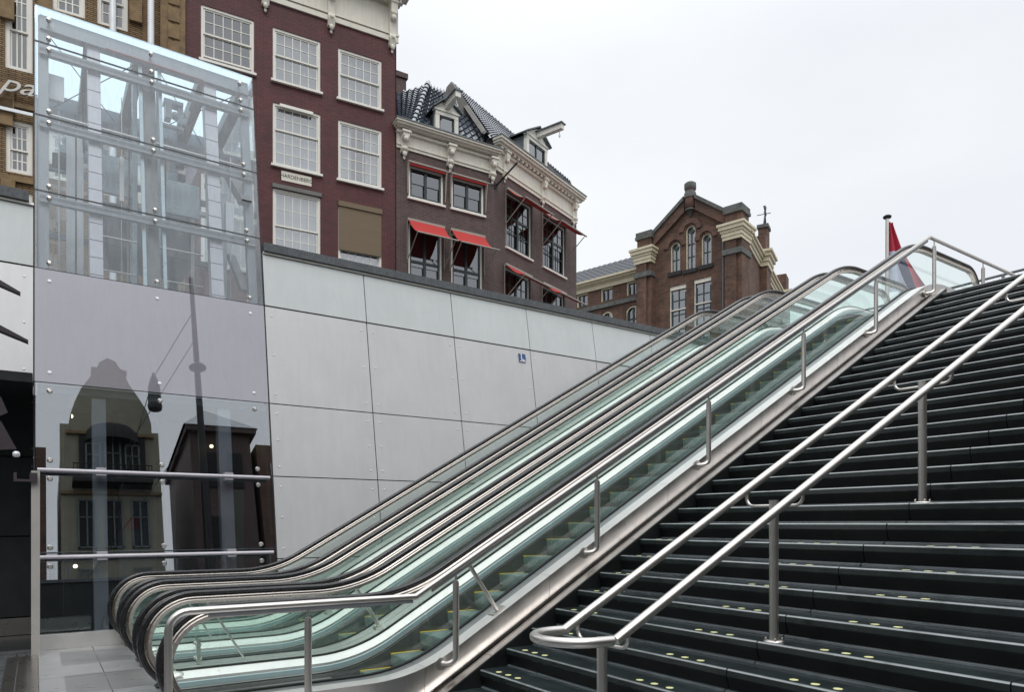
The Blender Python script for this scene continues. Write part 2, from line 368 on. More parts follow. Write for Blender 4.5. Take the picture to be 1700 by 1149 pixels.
# ------------------------------------------------------------------ granite staircase
G, RS, X0 = .2968, .1723, 5.846              # going, riser, nosing k=0 at eye height
ST = empty('staircase', (2.9, 5.7, 0), 0, 'wide wet black granite staircase with yellow inlay dots beside the escalators', 'staircase')
def jointY(x): return 3.313 - .105 * (x - 4.06)
YL = 5.70
for k in range(-9, 24):
    x = X0 + k * G; z = HC + k * RS
    if k == 23: continue
    prof = [(x + .006, z), (x, z - .006), (x + .001, z - .052), (x + .034, z - .150), (x + .034, z - RS - .02), (x + G + .06, z - RS - .02), (x + G + .06, z - .002),
            (x + G + .024, z - .002 + .0)]
    # tread surface with a cove at its back where the next riser stands
    prof = [(x + .011, z), (x, z - .009), (x + .001, z - .050), (x + .030, z - .150), (x + .030, z - RS - .03), (x + G + .05, z - RS - .03), (x + G + .05, z + .028), (x + G + .031, z + .026),
            (x + G + .026, z + .012), (x + G + .012, z + .002), (x + G - .004, z)]
    if k == 22: prof = [(x + .011, z), (x, z - .009), (x + .001, z - .050), (x + .030, z - .150), (x + .030, z - RS - .03), (x + .45, z - RS - .03), (x + .45, z)]
    cuts = [YL, jointY(x), jointY(x) - 1.62, jointY(x) - 3.24, jointY(x) - 4.86, jointY(x) - 7.5, SF]
    cuts = [c for c in cuts if c >= SF]
    top = MB()
    for a, b in zip(cuts[:-1], cuts[1:]):
        a2 = a - (.004 if a != YL else 0); b2 = b + .003
        top.slab([(px, a2, pz) for px, pz in prof], (0, b2 - a2, 0))
    s = top.build('step', 'granite_black', ST, True)
    e = MB(); ri = MB(); cv = MB()
    for a, b in zip(cuts[:-1], cuts[1:]):
        a2 = a - .006; b2 = b + .005
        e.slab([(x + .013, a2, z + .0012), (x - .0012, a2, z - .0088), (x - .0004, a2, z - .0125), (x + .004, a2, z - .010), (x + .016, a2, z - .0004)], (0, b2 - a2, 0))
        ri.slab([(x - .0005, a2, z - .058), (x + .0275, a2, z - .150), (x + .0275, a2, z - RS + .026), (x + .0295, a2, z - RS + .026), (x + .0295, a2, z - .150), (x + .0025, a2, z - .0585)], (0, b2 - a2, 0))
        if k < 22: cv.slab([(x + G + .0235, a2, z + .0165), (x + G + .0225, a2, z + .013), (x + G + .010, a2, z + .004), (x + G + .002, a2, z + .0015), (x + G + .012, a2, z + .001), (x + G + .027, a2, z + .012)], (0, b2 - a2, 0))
    e.build('nosing_edge', 'edge_glint', s, True); ri.build('riser', 'granite_riser', s, True)
    if k < 22: cv.build('wet_cove_glint', 'wet_cove_glint', s, True)
    d = MB()
    for c in (5.50, jointY(x) + .62, jointY(x) - .48):
        for j in range(3):
            yy = c - .155 * j; cx_ = x + .085
            if c == 5.50 and k > 6: continue
            d.lathe((cx_, yy, z), [(.029, -.002), (.029, .0012), (.026, .0016)], 14)
    d.build('inlay_dots', 'inlay_yellow', s, True)
# black side skirting of the stair and the sheet-metal stringer beside it
xa, xb = 2.55, 12.55
def nl(x, dx=0.0): return HC + (x - X0 - dx) * (RS / G)      # nosing line
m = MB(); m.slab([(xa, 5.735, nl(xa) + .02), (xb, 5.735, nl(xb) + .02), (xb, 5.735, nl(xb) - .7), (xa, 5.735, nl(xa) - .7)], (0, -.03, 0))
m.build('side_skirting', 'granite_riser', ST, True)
m = MB(); m.slab([(xa, SF - .01, -.5), (xb, SF - .01, TOP_Z - .5), (xb, SF - .01, 5.2), (xb, SF - .01, 6.2), (xa, SF - .01, 6.2)], (0, -.3, 0))
m.build('end_cheek', 'granite_riser', ST, True)
m = MB()
seg = [xa, 3.62, 5.5, 7.35, 9.2, 11.05, 12.55]
for a, b in zip(seg[:-1], seg[1:]):
    a += .003; b -= .003
    for (y0, y1, d0, d1) in [(5.728, 5.80, .022, .03), (5.80, 5.872, .03, .01)]:
        m.hexa([(a, y0, nl(a) + d0 - .05), (b, y0, nl(b) + d0 - .05), (b, y1, nl(b) + d1 - .05), (a, y1, nl(a) + d1 - .05)],
               [(a, y0, nl(a) + d0), (b, y0, nl(b) + d0), (b, y1, nl(b) + d1), (a, y1, nl(a) + d1)])
m.build('metal_stringer', 'sheet_steel', ST, True)
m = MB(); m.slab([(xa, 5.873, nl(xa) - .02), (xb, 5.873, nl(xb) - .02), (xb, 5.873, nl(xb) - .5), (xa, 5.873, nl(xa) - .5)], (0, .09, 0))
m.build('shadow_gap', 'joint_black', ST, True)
m = MB(); m.slab([(2.3, -7.5, -.3), (12.6, -7.5, -.3), (12.6, -7.5, 5.1), (nl(0) and 3.2, -7.5, -.25)], (0, 13.1, 0))
m.build('staircase_core', 'granite_riser', ST, True)
# ------------------------------------------------------------------ escalators
HX0, HXB, ZB, ZT = 4.1, 2.922, .97, 6.47
HXT = HX0 + (ZT - HC) / TAN
def corner_curve(xc, zc, up, n=9, Lt=.45):
    rr = Lt / math.tan(R(15)); pts = []
    if up:   # flat -> incline
        c = (xc - Lt, zc + rr)
        return arcpts(c, rr, R(-90), R(-60), n)
    c = (xc + Lt, zc - rr)
    return arcpts(c, rr, R(120), R(90), n)
NB, NT_, NR = 1.27, 14.45, .46
def spine():
    """handrail centre line between the newels"""
    p = [(NB, ZB), (1.7, ZB), (2.1, ZB)] + corner_curve(HXB, ZB, True)
    a = p[-1]; b = corner_curve(HXT, ZT, False)[0]
    for i in range(1, 12): p.append((a[0] + (b[0] - a[0]) * i / 12, a[1] + (b[1] - a[1]) * i / 12))
    return p + corner_curve(HXT, ZT, False) + [(13.4, ZT), (NT_, ZT)]
SP = spine()
newel_b = list(reversed(arcpts((NB, ZB - NR), NR, R(90), R(285), 22)))
newel_t = arcpts((NT_, ZT - NR), NR, R(90), R(-105), 22)
HP = newel_b[:-1] + SP + newel_t[1:]
def zh(x):
    for (x0, z0), (x1, z1) in zip(SP[:-1], SP[1:]):
        if x0 <= x <= x1: return z0 + (z1 - z0) * (x - x0) / (x1 - x0)
    return ZB if x < NB + 1 else ZT
def sl(x): return math.atan2(zh(x + .02) - zh(x - .02), .04)
DK = .74
def deckpath(xs): return [(x, zh(x) - DK) for x in xs]
XS = [1.12, 1.6, 2.1] + [2.3 + .1 * i for i in range(14)] + [4 + .7 * i for i in range(11)] + [11.7 + .1 * i for i in range(14)] + [13.4, 14.0, 14.5]
XS = sorted(set(round(x, 3) for x in XS))
def hand_profile(w=.042, t0=-.014, t1=.024):
    return [(-w, t0), (-w * 1.05, .004), (-w * .9, t1 - .005), (-w * .55, t1), (w * .55, t1), (w * .9, t1 - .005), (w * 1.05, .004), (w, t0), (w * .6, t0 - .004), (-w * .6, t0 - .004)]
def make_escalator():
    root = empty('escalator', (1.0, 6.835, 0))
    def B(mb, name, mat, par=None):
        return mb.build(name, mat, par or root, True)
    yc = 6.835; hw = .615
    for sgn in (-1, 1):
        y = yc + sgn * hw; inn = -sgn
        def mv(prof): return [(y + a, b) for a, b in prof]
        hr = MB().sweep(HP, mv(hand_profile()), True, True); B(hr, 'handrail', 'black_rubber')
        # steel track under the handrail: two brushed bands with a dark groove
        tr = MB()
        tr.sweep(HP, mv([(-.022, -.016), (.022, -.016), (.044, -.040), (-.044, -.040)]))
        tr.sweep(HP, mv([(-.026, -.045), (.026, -.045), (.044, -.064), (.036, -.098), (-.036, -.098), (-.044, -.064)]))
        t_ = B(tr, 'handrail_track', 'track_bronze')
        gv = MB().sweep(HP, mv([(-.026, -.012), (.022, -.012), (.022, -.085), (-.022, -.085)])); B(gv, 'groove', 'joint_black', t_)
        # glass panels with slanted joints
        js = [2.05, 3.05] + [4.28 + 1.235 * i for i in range(7)] + [12.95, 13.75]
        js = [NB] + js + [NT_]
        for a, b in zip(js[:-1], js[1:]):
            a1 = a + .004; b1 = b - .004; n = 8; P = []; Q = []
            for i in range(n + 1):
                x = a1 + (b1 - a1) * i / n; an = sl(x)
                P.append((x + .08 * math.sin(an), zh(x) - .08 * math.cos(an)))
                xb_ = x + DK * math.cos(an) * math.sin(an); Q.append((xb_, zh(xb_) - DK - .02))
            poly = P + Q[::-1]
            g = MB().slab([(px, y - .005, pz) for px, pz in poly], (0, .010, 0)); B(g, 'glass_panel', 'glass_escalator')
        for (cx_, zz, pts) in ((NB, ZB, arcpts((NB, ZB - NR), NR - .08, R(90), R(250), 16)), (NT_, ZT, arcpts((NT_, ZT - NR), NR - .08, R(90), R(-70), 16))):
            poly = [(px, pz) for px, pz in pts] + [(cx_, pts[-1][1])]
            g = MB().slab([(px, y - .005, pz) for px, pz in poly], (0, .010, 0)); B(g, 'glass_panel', 'glass_escalator')
        # inner deck, blue strip, white bead, dark skirt
        dp = deckpath(XS)
        q = MB().vsweep(dp, [(y + inn * .012, 0), (y + inn * .105, -.065), (y + inn * .105, -.10), (y + inn * .012, -.10)]); B(q, 'inner_deck', 'deck_alu')
        q = MB().vsweep(dp, [(y + inn * .098, -.085), (y + inn * .112, -.10), (y + inn * .112, -.148), (y + inn * .098, -.148)]); B(q, 'trim_strip', 'blue_trim')
        q = MB().vsweep(dp, [(y + inn * .098, -.150), (y + inn * .118, -.152), (y + inn * .118, -.162), (y + inn * .098, -.162)]); B(q, 'bead', 'deck_alu')
        q = MB().vsweep(dp, [(y + inn * .095, -.15), (y + inn * .112, -.188), (y + inn * .112, -.62), (y + inn * .095, -.62)]); B(q, 'skirt_panel', 'dark_skirt')
        q = MB().vsweep(dp, [(y - sgn * .02, .012), (y + sgn * .02, .012), (y + sgn * .02, -.03), (y - sgn * .02, -.03)]); B(q, 'glass_seal', 'joint_black')
        # rounded end of the deck and dark handrail inlet at the floor
        e = MB()
        for xx, zz in ((1.12, .23), (14.5, ZT - DK)): e.ball((xx, y, zz - .05), .075, (1.2, 1.3, .7)); e.box(xx - .05, y - .1, zz - .25, xx + .05, y + .1, zz - .05)
        B(e, 'deck_end', 'deck_alu')
        i_ = MB(); i_.hexa([(.98, y - .09, 0), (1.5, y - .09, 0), (1.5, y + .09, 0), (.98, y + .09, 0)], [(1.12, y - .06, .13), (1.5, y - .06, .2), (1.5, y + .06, .2), (1.12, y + .06, .13)])
        B(i_, 'handrail_inlet', 'black_rubber')
    # steps
    pitch = .3627; n0 = 5.84 - 11 * pitch
    for i in range(0, 34):
        x = n0 + i * pitch
        if x > 14.2: break
        z = zh(x) - 1.004; z1 = zh(x + pitch) - 1.004; dz = z1 - z
        st = MB()
        # curved riser under the nose then ribbed tread
        prof = [(x, z), (x + pitch + .0, z), (x + pitch, z - .05), (x + .06, z - .05 - max(dz, .02)), (x + .05, z - max(.02, dz) * .95), (x + .012, z - max(.02, dz) * .5), (x, z - .012)]
        st.slab([(px, yc - .505, pz) for px, pz in prof], (0, 1.01, 0))
        s = B(st, 'step', 'step_metal')
        rb = MB()
        for j in range(34):
            yy = yc - .49 + j * .0297; rb.box(x + .004, yy, z, x + pitch, yy + .012, z + .006)
            if dz > .08:
                rb.hexa([(x + .006, yy, z - .6 * dz), (x + .02, yy, z - .6 * dz), (x + .02, yy + .012, z - .6 * dz), (x + .006, yy + .012, z - .6 * dz)],
                        [(x - .003, yy, z - .02), (x + .01, yy, z - .02), (x + .01, yy + .012, z - .02), (x - .003, yy + .012, z - .02)])
        B(rb, 'tread_ribs', 'step_metal', s)
        yl = MB()
        for q_ in (-1, 1): yl.box(x - .003, yc + q_ * .484 - .017, z - .008, x + pitch - .012, yc + q_ * .484 + .017, z + .0085)
        B(yl, 'yellow_edge', 'yellow_paint', s)
    # floor plates with combs at both landings, truss underside
    fp = MB(); fp.box(.2, yc - .5, -.02, 1.85, yc + .5, .006)
    for j in range(30): fp.box(.25, yc - .48 + j * .033, .006, 1.84, yc - .48 + j * .033 + .012, .010)
    B(fp, 'comb_plate', 'sheet_steel')
    fp = MB(); fp.box(13.6, yc - .5, TOP_Z - .02, 15.2, yc + .5, TOP_Z + .006); B(fp, 'comb_plate', 'sheet_steel')
    q = MB().vsweep(deckpath(XS), [(yc - .72, -.70), (yc + .72, -.70), (yc + .72, -1.2), (yc - .72, -1.2)]); B(q, 'truss_pan', 'joint_black')
    return root
E1 = make_escalator()
E2 = copy_tree(E1); E2.location.y = 6.835 + 1.65
E3 = copy_tree(E1); E3.location.y = 6.835 + 3.30
for e, lab in ((E1, 'glass sided escalator nearest the granite stairs, its dark steps in plain view'),
               (E2, 'middle escalator of three, between the stair-side one and the wall-side one'),
               (E3, 'escalator running along the foot of the grey panelled wall')):
    tag(e, lab, 'escalator', 'escalators side by side')
def E1B(mb, name, mat, par=None): return mb.build(name, mat, par or E1, True)
def outer_deck(y0, y1, root, name='outer_deck'):
    q = MB().vsweep(deckpath(XS), [(y0, 0), (y1, 0), (y1, -.05), (y0, -.05)])
    return q.build(name, 'deck_alu', root, True)
# near outer side: white deck, grey margin, folded steel cladding in sheets
segx = [.95, 3.0, 4.45, 6.2, 7.95, 9.7, 11.4, 13.2, 14.6]
od = MB(); cl = MB(); mg = MB()
for a, b in zip(segx[:-1], segx[1:]):
    xs = [a + .002] + [x for x in XS if a + .03 < x < b - .03] + [b - .002]
    dp = deckpath(xs)
    od.vsweep(dp, [(5.90, -.004), (6.07, .0), (6.07, -.04), (5.90, -.04)])
    mg.vsweep(dp, [(6.072, -.012), (6.205, -.006), (6.205, -.04), (6.072, -.04)])
    cl.vsweep(dp, [(5.897, -.004), (5.91, -.006), (5.93, -.275), (5.918, -.275)])
E1B(od, 'outer_deck', 'deck_alu'); E1B(mg, 'deck_margin', 'deck_grey'); E1B(cl, 'steel_cladding', 'sheet_steel')
q = MB().vsweep(deckpath([.95, 1.5, 2, 2.4, 2.7, 3.0, 3.3]), [(5.925, -.28), (5.96, -.28), (5.96, -.6), (5.925, -.6)]); E1B(q, 'plinth', 'sheet_steel')
outer_deck(7.462, 7.655, E1); outer_deck(7.665, 7.858, E2); outer_deck(9.112, 9.305, E2); outer_deck(9.315, 9.508, E3); outer_deck(10.762, 11.06, E3)
# little barrier: upright glass fin on clamps and thin rods standing between two escalators
def barrier(yc, root_label, grp):
    b = empty('glass_barrier', (1.35, yc, .23), 0, root_label, 'glass barrier', grp)
    z0 = .235
    m = MB(); m.box(1.35, yc - .012, z0, 1.362, yc + .16, z0 + .62); m.build('glass_fin', 'glass_escalator', b, True)
    m = MB()
    for zz in (z0 + .05, z0 + .2):
        for yy in (yc - .0, yc + .1): m.tube([(1.33, yy, zz), (1.385, yy, zz)], .018, 10)
    m.box(1.34, yc - .02, z0, 1.375, yc + .01, z0 + .25)
    m.build('clamp', 'rail_steel', b, True)
    m = MB(); m.tube([(1.42, yc, z0 + .66), (1.80, yc, z0 + .01)], .012, 8); m.build('rod', 'rail_steel', b, True)
    m = MB(); m.tube([(2.98, yc, .98), (3.30, yc, .46)], .024, 10); m.box(3.24, yc - .05, .42, 3.36, yc + .05, .455); m.build('rod', 'rail_steel', b, True)
barrier(7.66, 'small glass fin and slanted rods between the stair-side and the middle escalator', 'glass barriers between escalators')
barrier(9.31, 'small glass fin and slanted rods between the middle and the wall-side escalator', 'glass barriers between escalators')
# ------------------------------------------------------------------ steel railing along the near escalator
RY = 5.80
rail = empty('stair_railing', (.82, RY, 0), 0, 'brushed steel railing on bracketed posts along the escalator nearest the stairs', 'railing')
RXA, RZA, RXB, RZB = 2.852, .985, 12.17, 6.36
def zr(x): return RZA if x < RXA else (RZB if x > RXB else RZA + (x - RXA) * (RZB - RZA) / (RXB - RXA))
pts = [(.82, RY, 0.0), (.82, RY, .76)] + [(.82 + .14 - .14 * math.cos(t), RY, RZA - .14 + .14 * math.sin(t)) for t in [R(a) for a in (0, 15, 30, 45, 60, 75, 90)]] + [(RXA, RY, RZA), (RXB, RY, RZB), (24, RY, RZB)]
m = MB().tube(pts, .030, 16); m.build('top_rail', 'rail_steel', rail, True)
m = MB(); m.box(1.1, RY - .014, RZA - .055, RXA - .03, RY + .014, RZA - .027)
m.hexa([(3.02, RY - .014, zr(3.02) - .062), (12.1, RY - .014, zr(12.1) - .062), (12.1, RY + .014, zr(12.1) - .062), (3.02, RY + .014, zr(3.02) - .062)],
       [(3.02, RY - .014, zr(3.02) - .03), (12.1, RY - .014, zr(12.1) - .03), (12.1, RY + .014, zr(12.1) - .03), (3.02, RY + .014, zr(3.02) - .03)])
m.build('underside_bar', 'frame_grey', rail, True)
for i, x in enumerate([1.87, 3.27, 5.01, 6.79, 8.72, 10.55, 12.33, 14.1, 15.9, 17.7, 19.5]):
    y = 5.80 if 0 < i < 7 else RY; zt = zr(x) - .13
    p = MB()
    p.tube([(x, y, zt), (x, y, zt + .015)], .024, 12)
    if i == 0: p.tube([(x, y, 0), (x, y, zt)], .030, 14)
    elif i >= 7: p.tube([(x, y, TOP_Z), (x, y, zt)], .030, 14)
    else:
        zb = zr(x) - .83
        el = [(x, y, zt), (x, y, zb)] + [(x - .0, y + .07 - .07 * math.cos(t), zb - .07 * math.sin(t)) for t in [R(a) for a in (20, 40, 60, 80, 90)]] + [(x, y + .12, zb - .07)]
        el = [(x, y, zt), (x, y, zb)] + [(x - .09 + .09 * math.cos(t), y + .05 * (1 - math.cos(t)), zb - .07 * math.sin(t)) for t in [R(a) for a in (20, 40, 60, 80)]] + [(x - .11, y + .13, zb - .07)]
        p.tube(el, .030, 14)
    po = p.build('post', 'rail_steel', rail, True)
    s = MB().tube([(x, y, zt), (x, y + (RY - y) * .6, zr(x) - .03)], .010, 8); s.build('rail_pin', 'rail_steel', po, True)
    if 0 < i < 7:
        c = MB().tube([(x - .11, y + .078, zb - .07), (x - .11, y + .098, zb - .07)], .060, 20)
        c.build('wall_flange', 'rail_steel', po, True)
m = MB(); a = Vector((3.42, RY + .02, zr(3.42) - .05)); b = Vector((3.42 + .43, 5.99, zh(3.85) - DK + .01))
m.tube([a, b], .021, 12); m.hexa([(b.x - .07, 5.94, zh(b.x - .07) - DK), (b.x + .07, 5.94, zh(b.x + .07) - DK), (b.x + .07, 6.05, zh(b.x + .07) - DK), (b.x - .07, 6.05, zh(b.x - .07) - DK)],
                                 [(b.x - .07, 5.94, zh(b.x - .07) - DK + .012), (b.x + .07, 5.94, zh(b.x + .07) - DK + .012), (b.x + .07, 6.05, zh(b.x + .07) - DK + .012), (b.x - .07, 6.05, zh(b.x - .07) - DK + .012)])
m.build('brace', 'rail_steel', rail, True)
# ------------------------------------------------------------------ double handrail in the middle of the stairs
def YP(x): return 3.24 - .0975 * (x - 4.02)
DR = empty('double_handrail', (2.92, YP(2.92), 0), 0, 'double stainless handrail on round posts down the middle of the granite stairs', 'handrail')
HWD = .245
def zd(x): return HC + (x - 4.02) * (RS / G)
for sg in (1, -1):
    m = MB().tube([(2.83, YP(2.83) + sg * HWD, zd(2.83)), (13.0, YP(13.0) + sg * HWD, zd(13.0))], .031, 18)
    m.build('rail', 'rail_steel', DR, True)
x_ = 2.83; z_ = zd(x_); u_pts = []
ax = Vector((1, -.0975, 0)).normalized(); ay = Vector((.0975, 1, 0)).normalized(); c0 = Vector((x_, YP(x_), z_))
u_pts.append(c0 + ay * HWD); u_pts.append(c0 + ay * HWD - ax * .10)
for i in range(1, 16):
    t = math.pi * i / 16; u_pts.append(c0 - ax * (.10 + .25 * math.sin(t)) + ay * HWD * math.cos(t))
u_pts.append(c0 - ay * HWD - ax * .10); u_pts.append(c0 - ay * HWD)
MB().tube(u_pts, .031, 18).build('end_loop', 'rail_steel', DR, True)
for k, n_ in ((-11, 0), (-5, 1), (1, 2), (7, 3), (13, 4), (19, 5)):
    x = X0 + k * G + .085 if n_ else 2.93; y = YP(x); zb = (HC + k * RS) if n_ else 0.0; zt = zd(x) - .085
    p = MB().tube([(x, y, zb), (x, y, zt)], .033, 18); p.tube([(x, y, zt), (x, y, zt + .006)], .035, 18)
    po = p.build('post', 'rail_steel', DR, True)
    b = MB().lathe((x, y, zb), [(.072, 0.0), (.072, .008), (.04, .014)], 20)
    for a_ in (45, 135, 225, 315):
        cx_, cy_ = x + .056 * math.cos(R(a_)), y + .056 * math.sin(R(a_))
        b.lathe((cx_, cy_, zb + .008), [(.008, 0), (.008, .018), (.005, .024)], 8)
    b.build('base_plate', 'rail_steel', po, True)
    m = MB()
    for sg in (1, -1):
        zz = zt - .035
        ar = [(x, y + sg * .02, zz), (x, y + sg * (HWD - .07), zz)] + [(x, y + sg * (HWD - .07 + .06 * math.sin(t)), zz + .06 - .06 * math.cos(t)) for t in [R(q) for q in (25, 50, 75, 90)]] + [(x, y + sg * (HWD - .008), zd(x) - .02)]
        m.tube(ar, .0125, 10)
    m.build('bracket_arm', 'rail_steel', po, True)
# ------------------------------------------------------------------ panelled retaining wall
wall = empty('panelled_wall', (3.1, WY0, 0), 0, 'leaning wall of grey metal panels with a pale glass band and a dark stone coping', 'wall')
def lean_slab(x0, x1, z0, z1, off, th=.03):
    return [(x0, WY(z0) + off, z0), (x1, WY(z0) + off, z0), (x1, WY(z0) + off + th, z0), (x0, WY(z0) + off + th, z0)], \
           [(x0, WY(z1) + off, z1), (x1, WY(z1) + off, z1), (x1, WY(z1) + off + th, z1), (x0, WY(z1) + off + th, z1)]
ZR = [0.0, 1.10, 2.395, 3.575, 5.212]
joints = [3.10, 4.865, 6.64, 8.42, 10.2, 11.98, 13.76, 15.54, 17.3]
rivets = MB()
def rivet(mb, x, z, off=0.0, r=.016):
    n = 10; c = Vector((x, WY(z) + off, z)); nn = Vector((0, -1, WK)).normalized(); a = Vector((1, 0, 0)); b = nn.cross(a)
    ring = [c + (a * math.cos(2 * math.pi * i / n) + b * math.sin(2 * math.pi * i / n)) * r + nn * .002 for i in range(n)]
    ring2 = [c + (a * math.cos(2 * math.pi * i / n) + b * math.sin(2 * math.pi * i / n)) * r * .6 + nn * .010 for i in range(n)]
    mb.add(ring + ring2, [tuple(range(n, 2 * n))] + [(i, (i + 1) % n, (i + 1) % n + n, i + n) for i in range(n)])
allj = [(-5.4, -3.6), (-3.6, -1.8), (-1.8, -.02)] + list(zip(joints[:-1], joints[1:]))
for (a, b) in allj:
    for z0, z1 in zip(ZR[:-1], ZR[1:]):
        if a < 0 and z0 < 3.5: continue
        p = MB(); p.hexa(*lean_slab(a + .008, b - .008, z0 + .008, z1 - .008, 0)); pn = p.build('panel', 'wall_panel', wall, True)
        rv = MB()
        for xx in (a + .11, b - .11):
            for zz in (z0 + .16, (z0 + z1) / 2, z1 - .16): rivet(rv, xx, zz)
        rv.build('fixing_studs', 'rivet_white', pn, True)
    p = MB(); p.hexa(*lean_slab(a + .008, b - .008, 5.225, 6.105, -.012)); p.build('glass_band_panel', 'glass_fascia', wall, True)
m = MB()
for a, b in ((-5.4, -.02), (3.10, 17.3)):
    m.hexa(*lean_slab(a, b, 3.55 if a < 0 else 0, 6.11, .033, .25))
m.build('backing', 'joint_black', wall, True)
m = MB(); cp = MB()
for a, b in ((-5.4, -.02), (3.115, 17.3)):
    m.hexa(*lean_slab(a, b, 6.112, 6.148, -.045, .2))
    x = a
    while x < b - .1:
        x2 = min(b, x + 1.775); cp.box(x + .002, WY(6.15) - .085, 6.150, x2 - .002, 12.95, 6.285); x = x2
m.build('light_strip', 'white_strip', wall, True); cp.build('coping', 'granite_coping', wall, True)
m = MB(); m.box(3.1, 12.2, 4.8, 17.3, 12.9, 6.149); m.box(-5.4, 12.2, 4.8, -.02, 12.9, 6.149); m.build('core', 'render_grey', wall, True)
# the opening under the wall beside the lift: dark panelled passage
ps = empty('dark_passage', (-2, 11, 0), 0, 'dark passage of black panels with a steel plinth under the wall beside the lift', 'passage')
m = MB(); m.box(-5.6, 12.75, -.01, -.03, 12.9, 3.6); m.build('back_wall', 'panel_dark', ps, True)
pn = MB(); stl = MB(); rv = MB()
for i in range(6):
    a = -5.5 + i * .93; b = a + .91
    for z0, z1 in ((.28, 1.45), (1.47, 2.62), (2.64, 3.56)):
        pn.box(a, 12.68, z0, b, 12.745, z1)
        for xx in (a + .1, b - .1):
            for zz in (z0 + .12, z1 - .12): rv.box(xx - .012, 12.672, zz - .012, xx + .012, 12.681, zz + .012)
    stl.box(a, 12.66, .01, b, 12.745, .26)
p_ = pn.build('wall_cladding', 'panel_dark', ps, True); rv.build('studs', 'frame_grey', p_, True); stl.build('plinth_strip', 'brushed_steel', ps, True)
m = MB(); m.box(-5.6, 10.9, 3.45, -.03, 12.74, 3.57); m.build('soffit', 'panel_dark', ps, True)
m = MB(); m.box(-14, 11.2, -.3, 3.1, 15.5, 0.0); tag(m.build('passage_floor', 'panel_dark'), kind='structure')
# pictogram sign on the wall
sg = empty('pictogram_sign', (8.25, WY(5.05) - .02, 5.05), 0, 'small square blue pictogram sign with a white figure on the panelled wall', 'sign')
m = MB(); m.hexa(*lean_slab(8.115, 8.275, 4.93, 5.10, -.02, .015)); m.build('plate', 'sign_blue', sg, True)
m = MB(); m.hexa(*lean_slab(8.125, 8.265, 4.935, 4.95, -.024, .003)); m.hexa(*lean_slab(8.16, 8.18, 4.97, 5.06, -.024, .003)); m.hexa(*lean_slab(8.16, 8.23, 4.965, 4.985, -.024, .003))
m.hexa(*lean_slab(8.155, 8.185, 5.07, 5.095, -.024, .003)); m.hexa(*lean_slab(8.21, 8.25, 4.955, 4.975, -.024, .003)); m.build('figure', 'sign_white', sg, True)
# ------------------------------------------------------------------ glass lift tower
TW = empty('lift_tower', (1.55, WY0, 0), 0, 'leaning glass lift tower on a mauve panel and dark glass base', 'lift tower')
TX0, TX1, TZ = -.01, 3.085, 9.30
rows = [5.212, 6.382, 7.553, 8.727, TZ]
def T(mb, n, mt, par=None): return mb.build(n, mt, par or TW, True)
for z0, z1 in zip(rows[:-1], rows[1:]):
    T(MB().hexa(*lean_slab(TX0, TX1, z0 + .006, z1 - .006, 0, .014)), 'glass_pane', 'glass_tower')
T(MB().hexa(*lean_slab(TX0, TX1, 3.582, 5.205, -.004, .03)), 'mauve_panel', 'mauve_panel')
for z0, z1 in ((.22, 1.20), (1.21, 2.355), (2.365, 3.572)):
    T(MB().hexa(*lean_slab(TX0 + .01, TX1, z0, z1, 0, .014)), 'glass_pane', 'glass_dark')
m = MB()
for z in rows[:-1] + [3.577]: m.hexa(*lean_slab(TX0, TX1, z - .007, z + .007, .002, .03))
m.hexa(*lean_slab(TX1, TX1 + .012, .0, TZ, .0, .03)); m.hexa(*lean_slab(TX0 - .012, TX0, 0, TZ, .0, .03))
T(m, 'seal', 'joint_black')
YB = 15.2
def side(x):
    for z0, z1 in zip(rows[:-1], rows[1:]):
        p = MB().slab([(x, WY(z0) + .03, z0), (x, YB, z0), (x, YB, z1 - .008), (x, WY(z1) + .03, z1 - .008)], (-.012, 0, 0)); T(p, 'glass_pane', 'glass_tower')
side(TX1 - .005); side(TX0 + .02)
T(MB().slab([(TX0, WY(TZ), TZ), (TX1, WY(TZ), TZ), (TX1, YB, TZ), (TX0, YB, TZ)], (0, 0, .012)), 'roof_glass', 'glass_frosted')
T(MB().box(TX0, YB, 5.2, TX1, YB + .014, TZ), 'glass_pane', 'glass_tower')
# point fixings
fx = [.16, 1.52, 2.87]
def fixing(x, z, off=0.0, r=.036):
    p = MB(); nn = Vector((0, -1, WK)).normalized(); c = Vector((x, WY(z) + off, z))
    p.tube([c + nn * .004, c + nn * .018, c + nn * .03], r, 14, True, r * .55); p.tube([c - nn * .13, c - nn * .012], .013, 8); 
    p.tube([c - nn * .035, c - nn * .016], r * .9, 12)
    return p
for zi, z in enumerate(rows):
    for x in fx:
        for dz in ((.10,) if zi == 0 else ((-.17,) if zi == 4 else (-.09, .09))): T(fixing(x, z + dz), 'point_fixing', 'rail_steel')
for x in fx:
    for z in (5.04, 3.72): rivet(rivets, x, z, -.006, .026)
    for z in (3.46, 2.50, 2.25, 1.33, 1.08): T(fixing(x, z), 'point_fixing', 'rail_steel')
T(rivets, 'panel_studs', 'rivet_white')
# horizontal bars before the dark base glass
for z in (2.36, 1.205):
    p = MB().tube([(.02, WY(z) - .10, z), (TX1 - .06, WY(z) - .10, z)], .028, 12)
    bar = T(p, 'cross_bar', 'column_mauve')
    for x in (.75, 2.42): T(MB().box(x - .06, WY(z) - .11, z - .05, x + .06, WY(z) + .02, z + .06), 'bracket', 'column_mauve', bar)
T(MB().box(.0, WY0 - .01, 0, TX1 + 1.5, WY0 + .12, .205), 'base_strip', 'deck_alu')
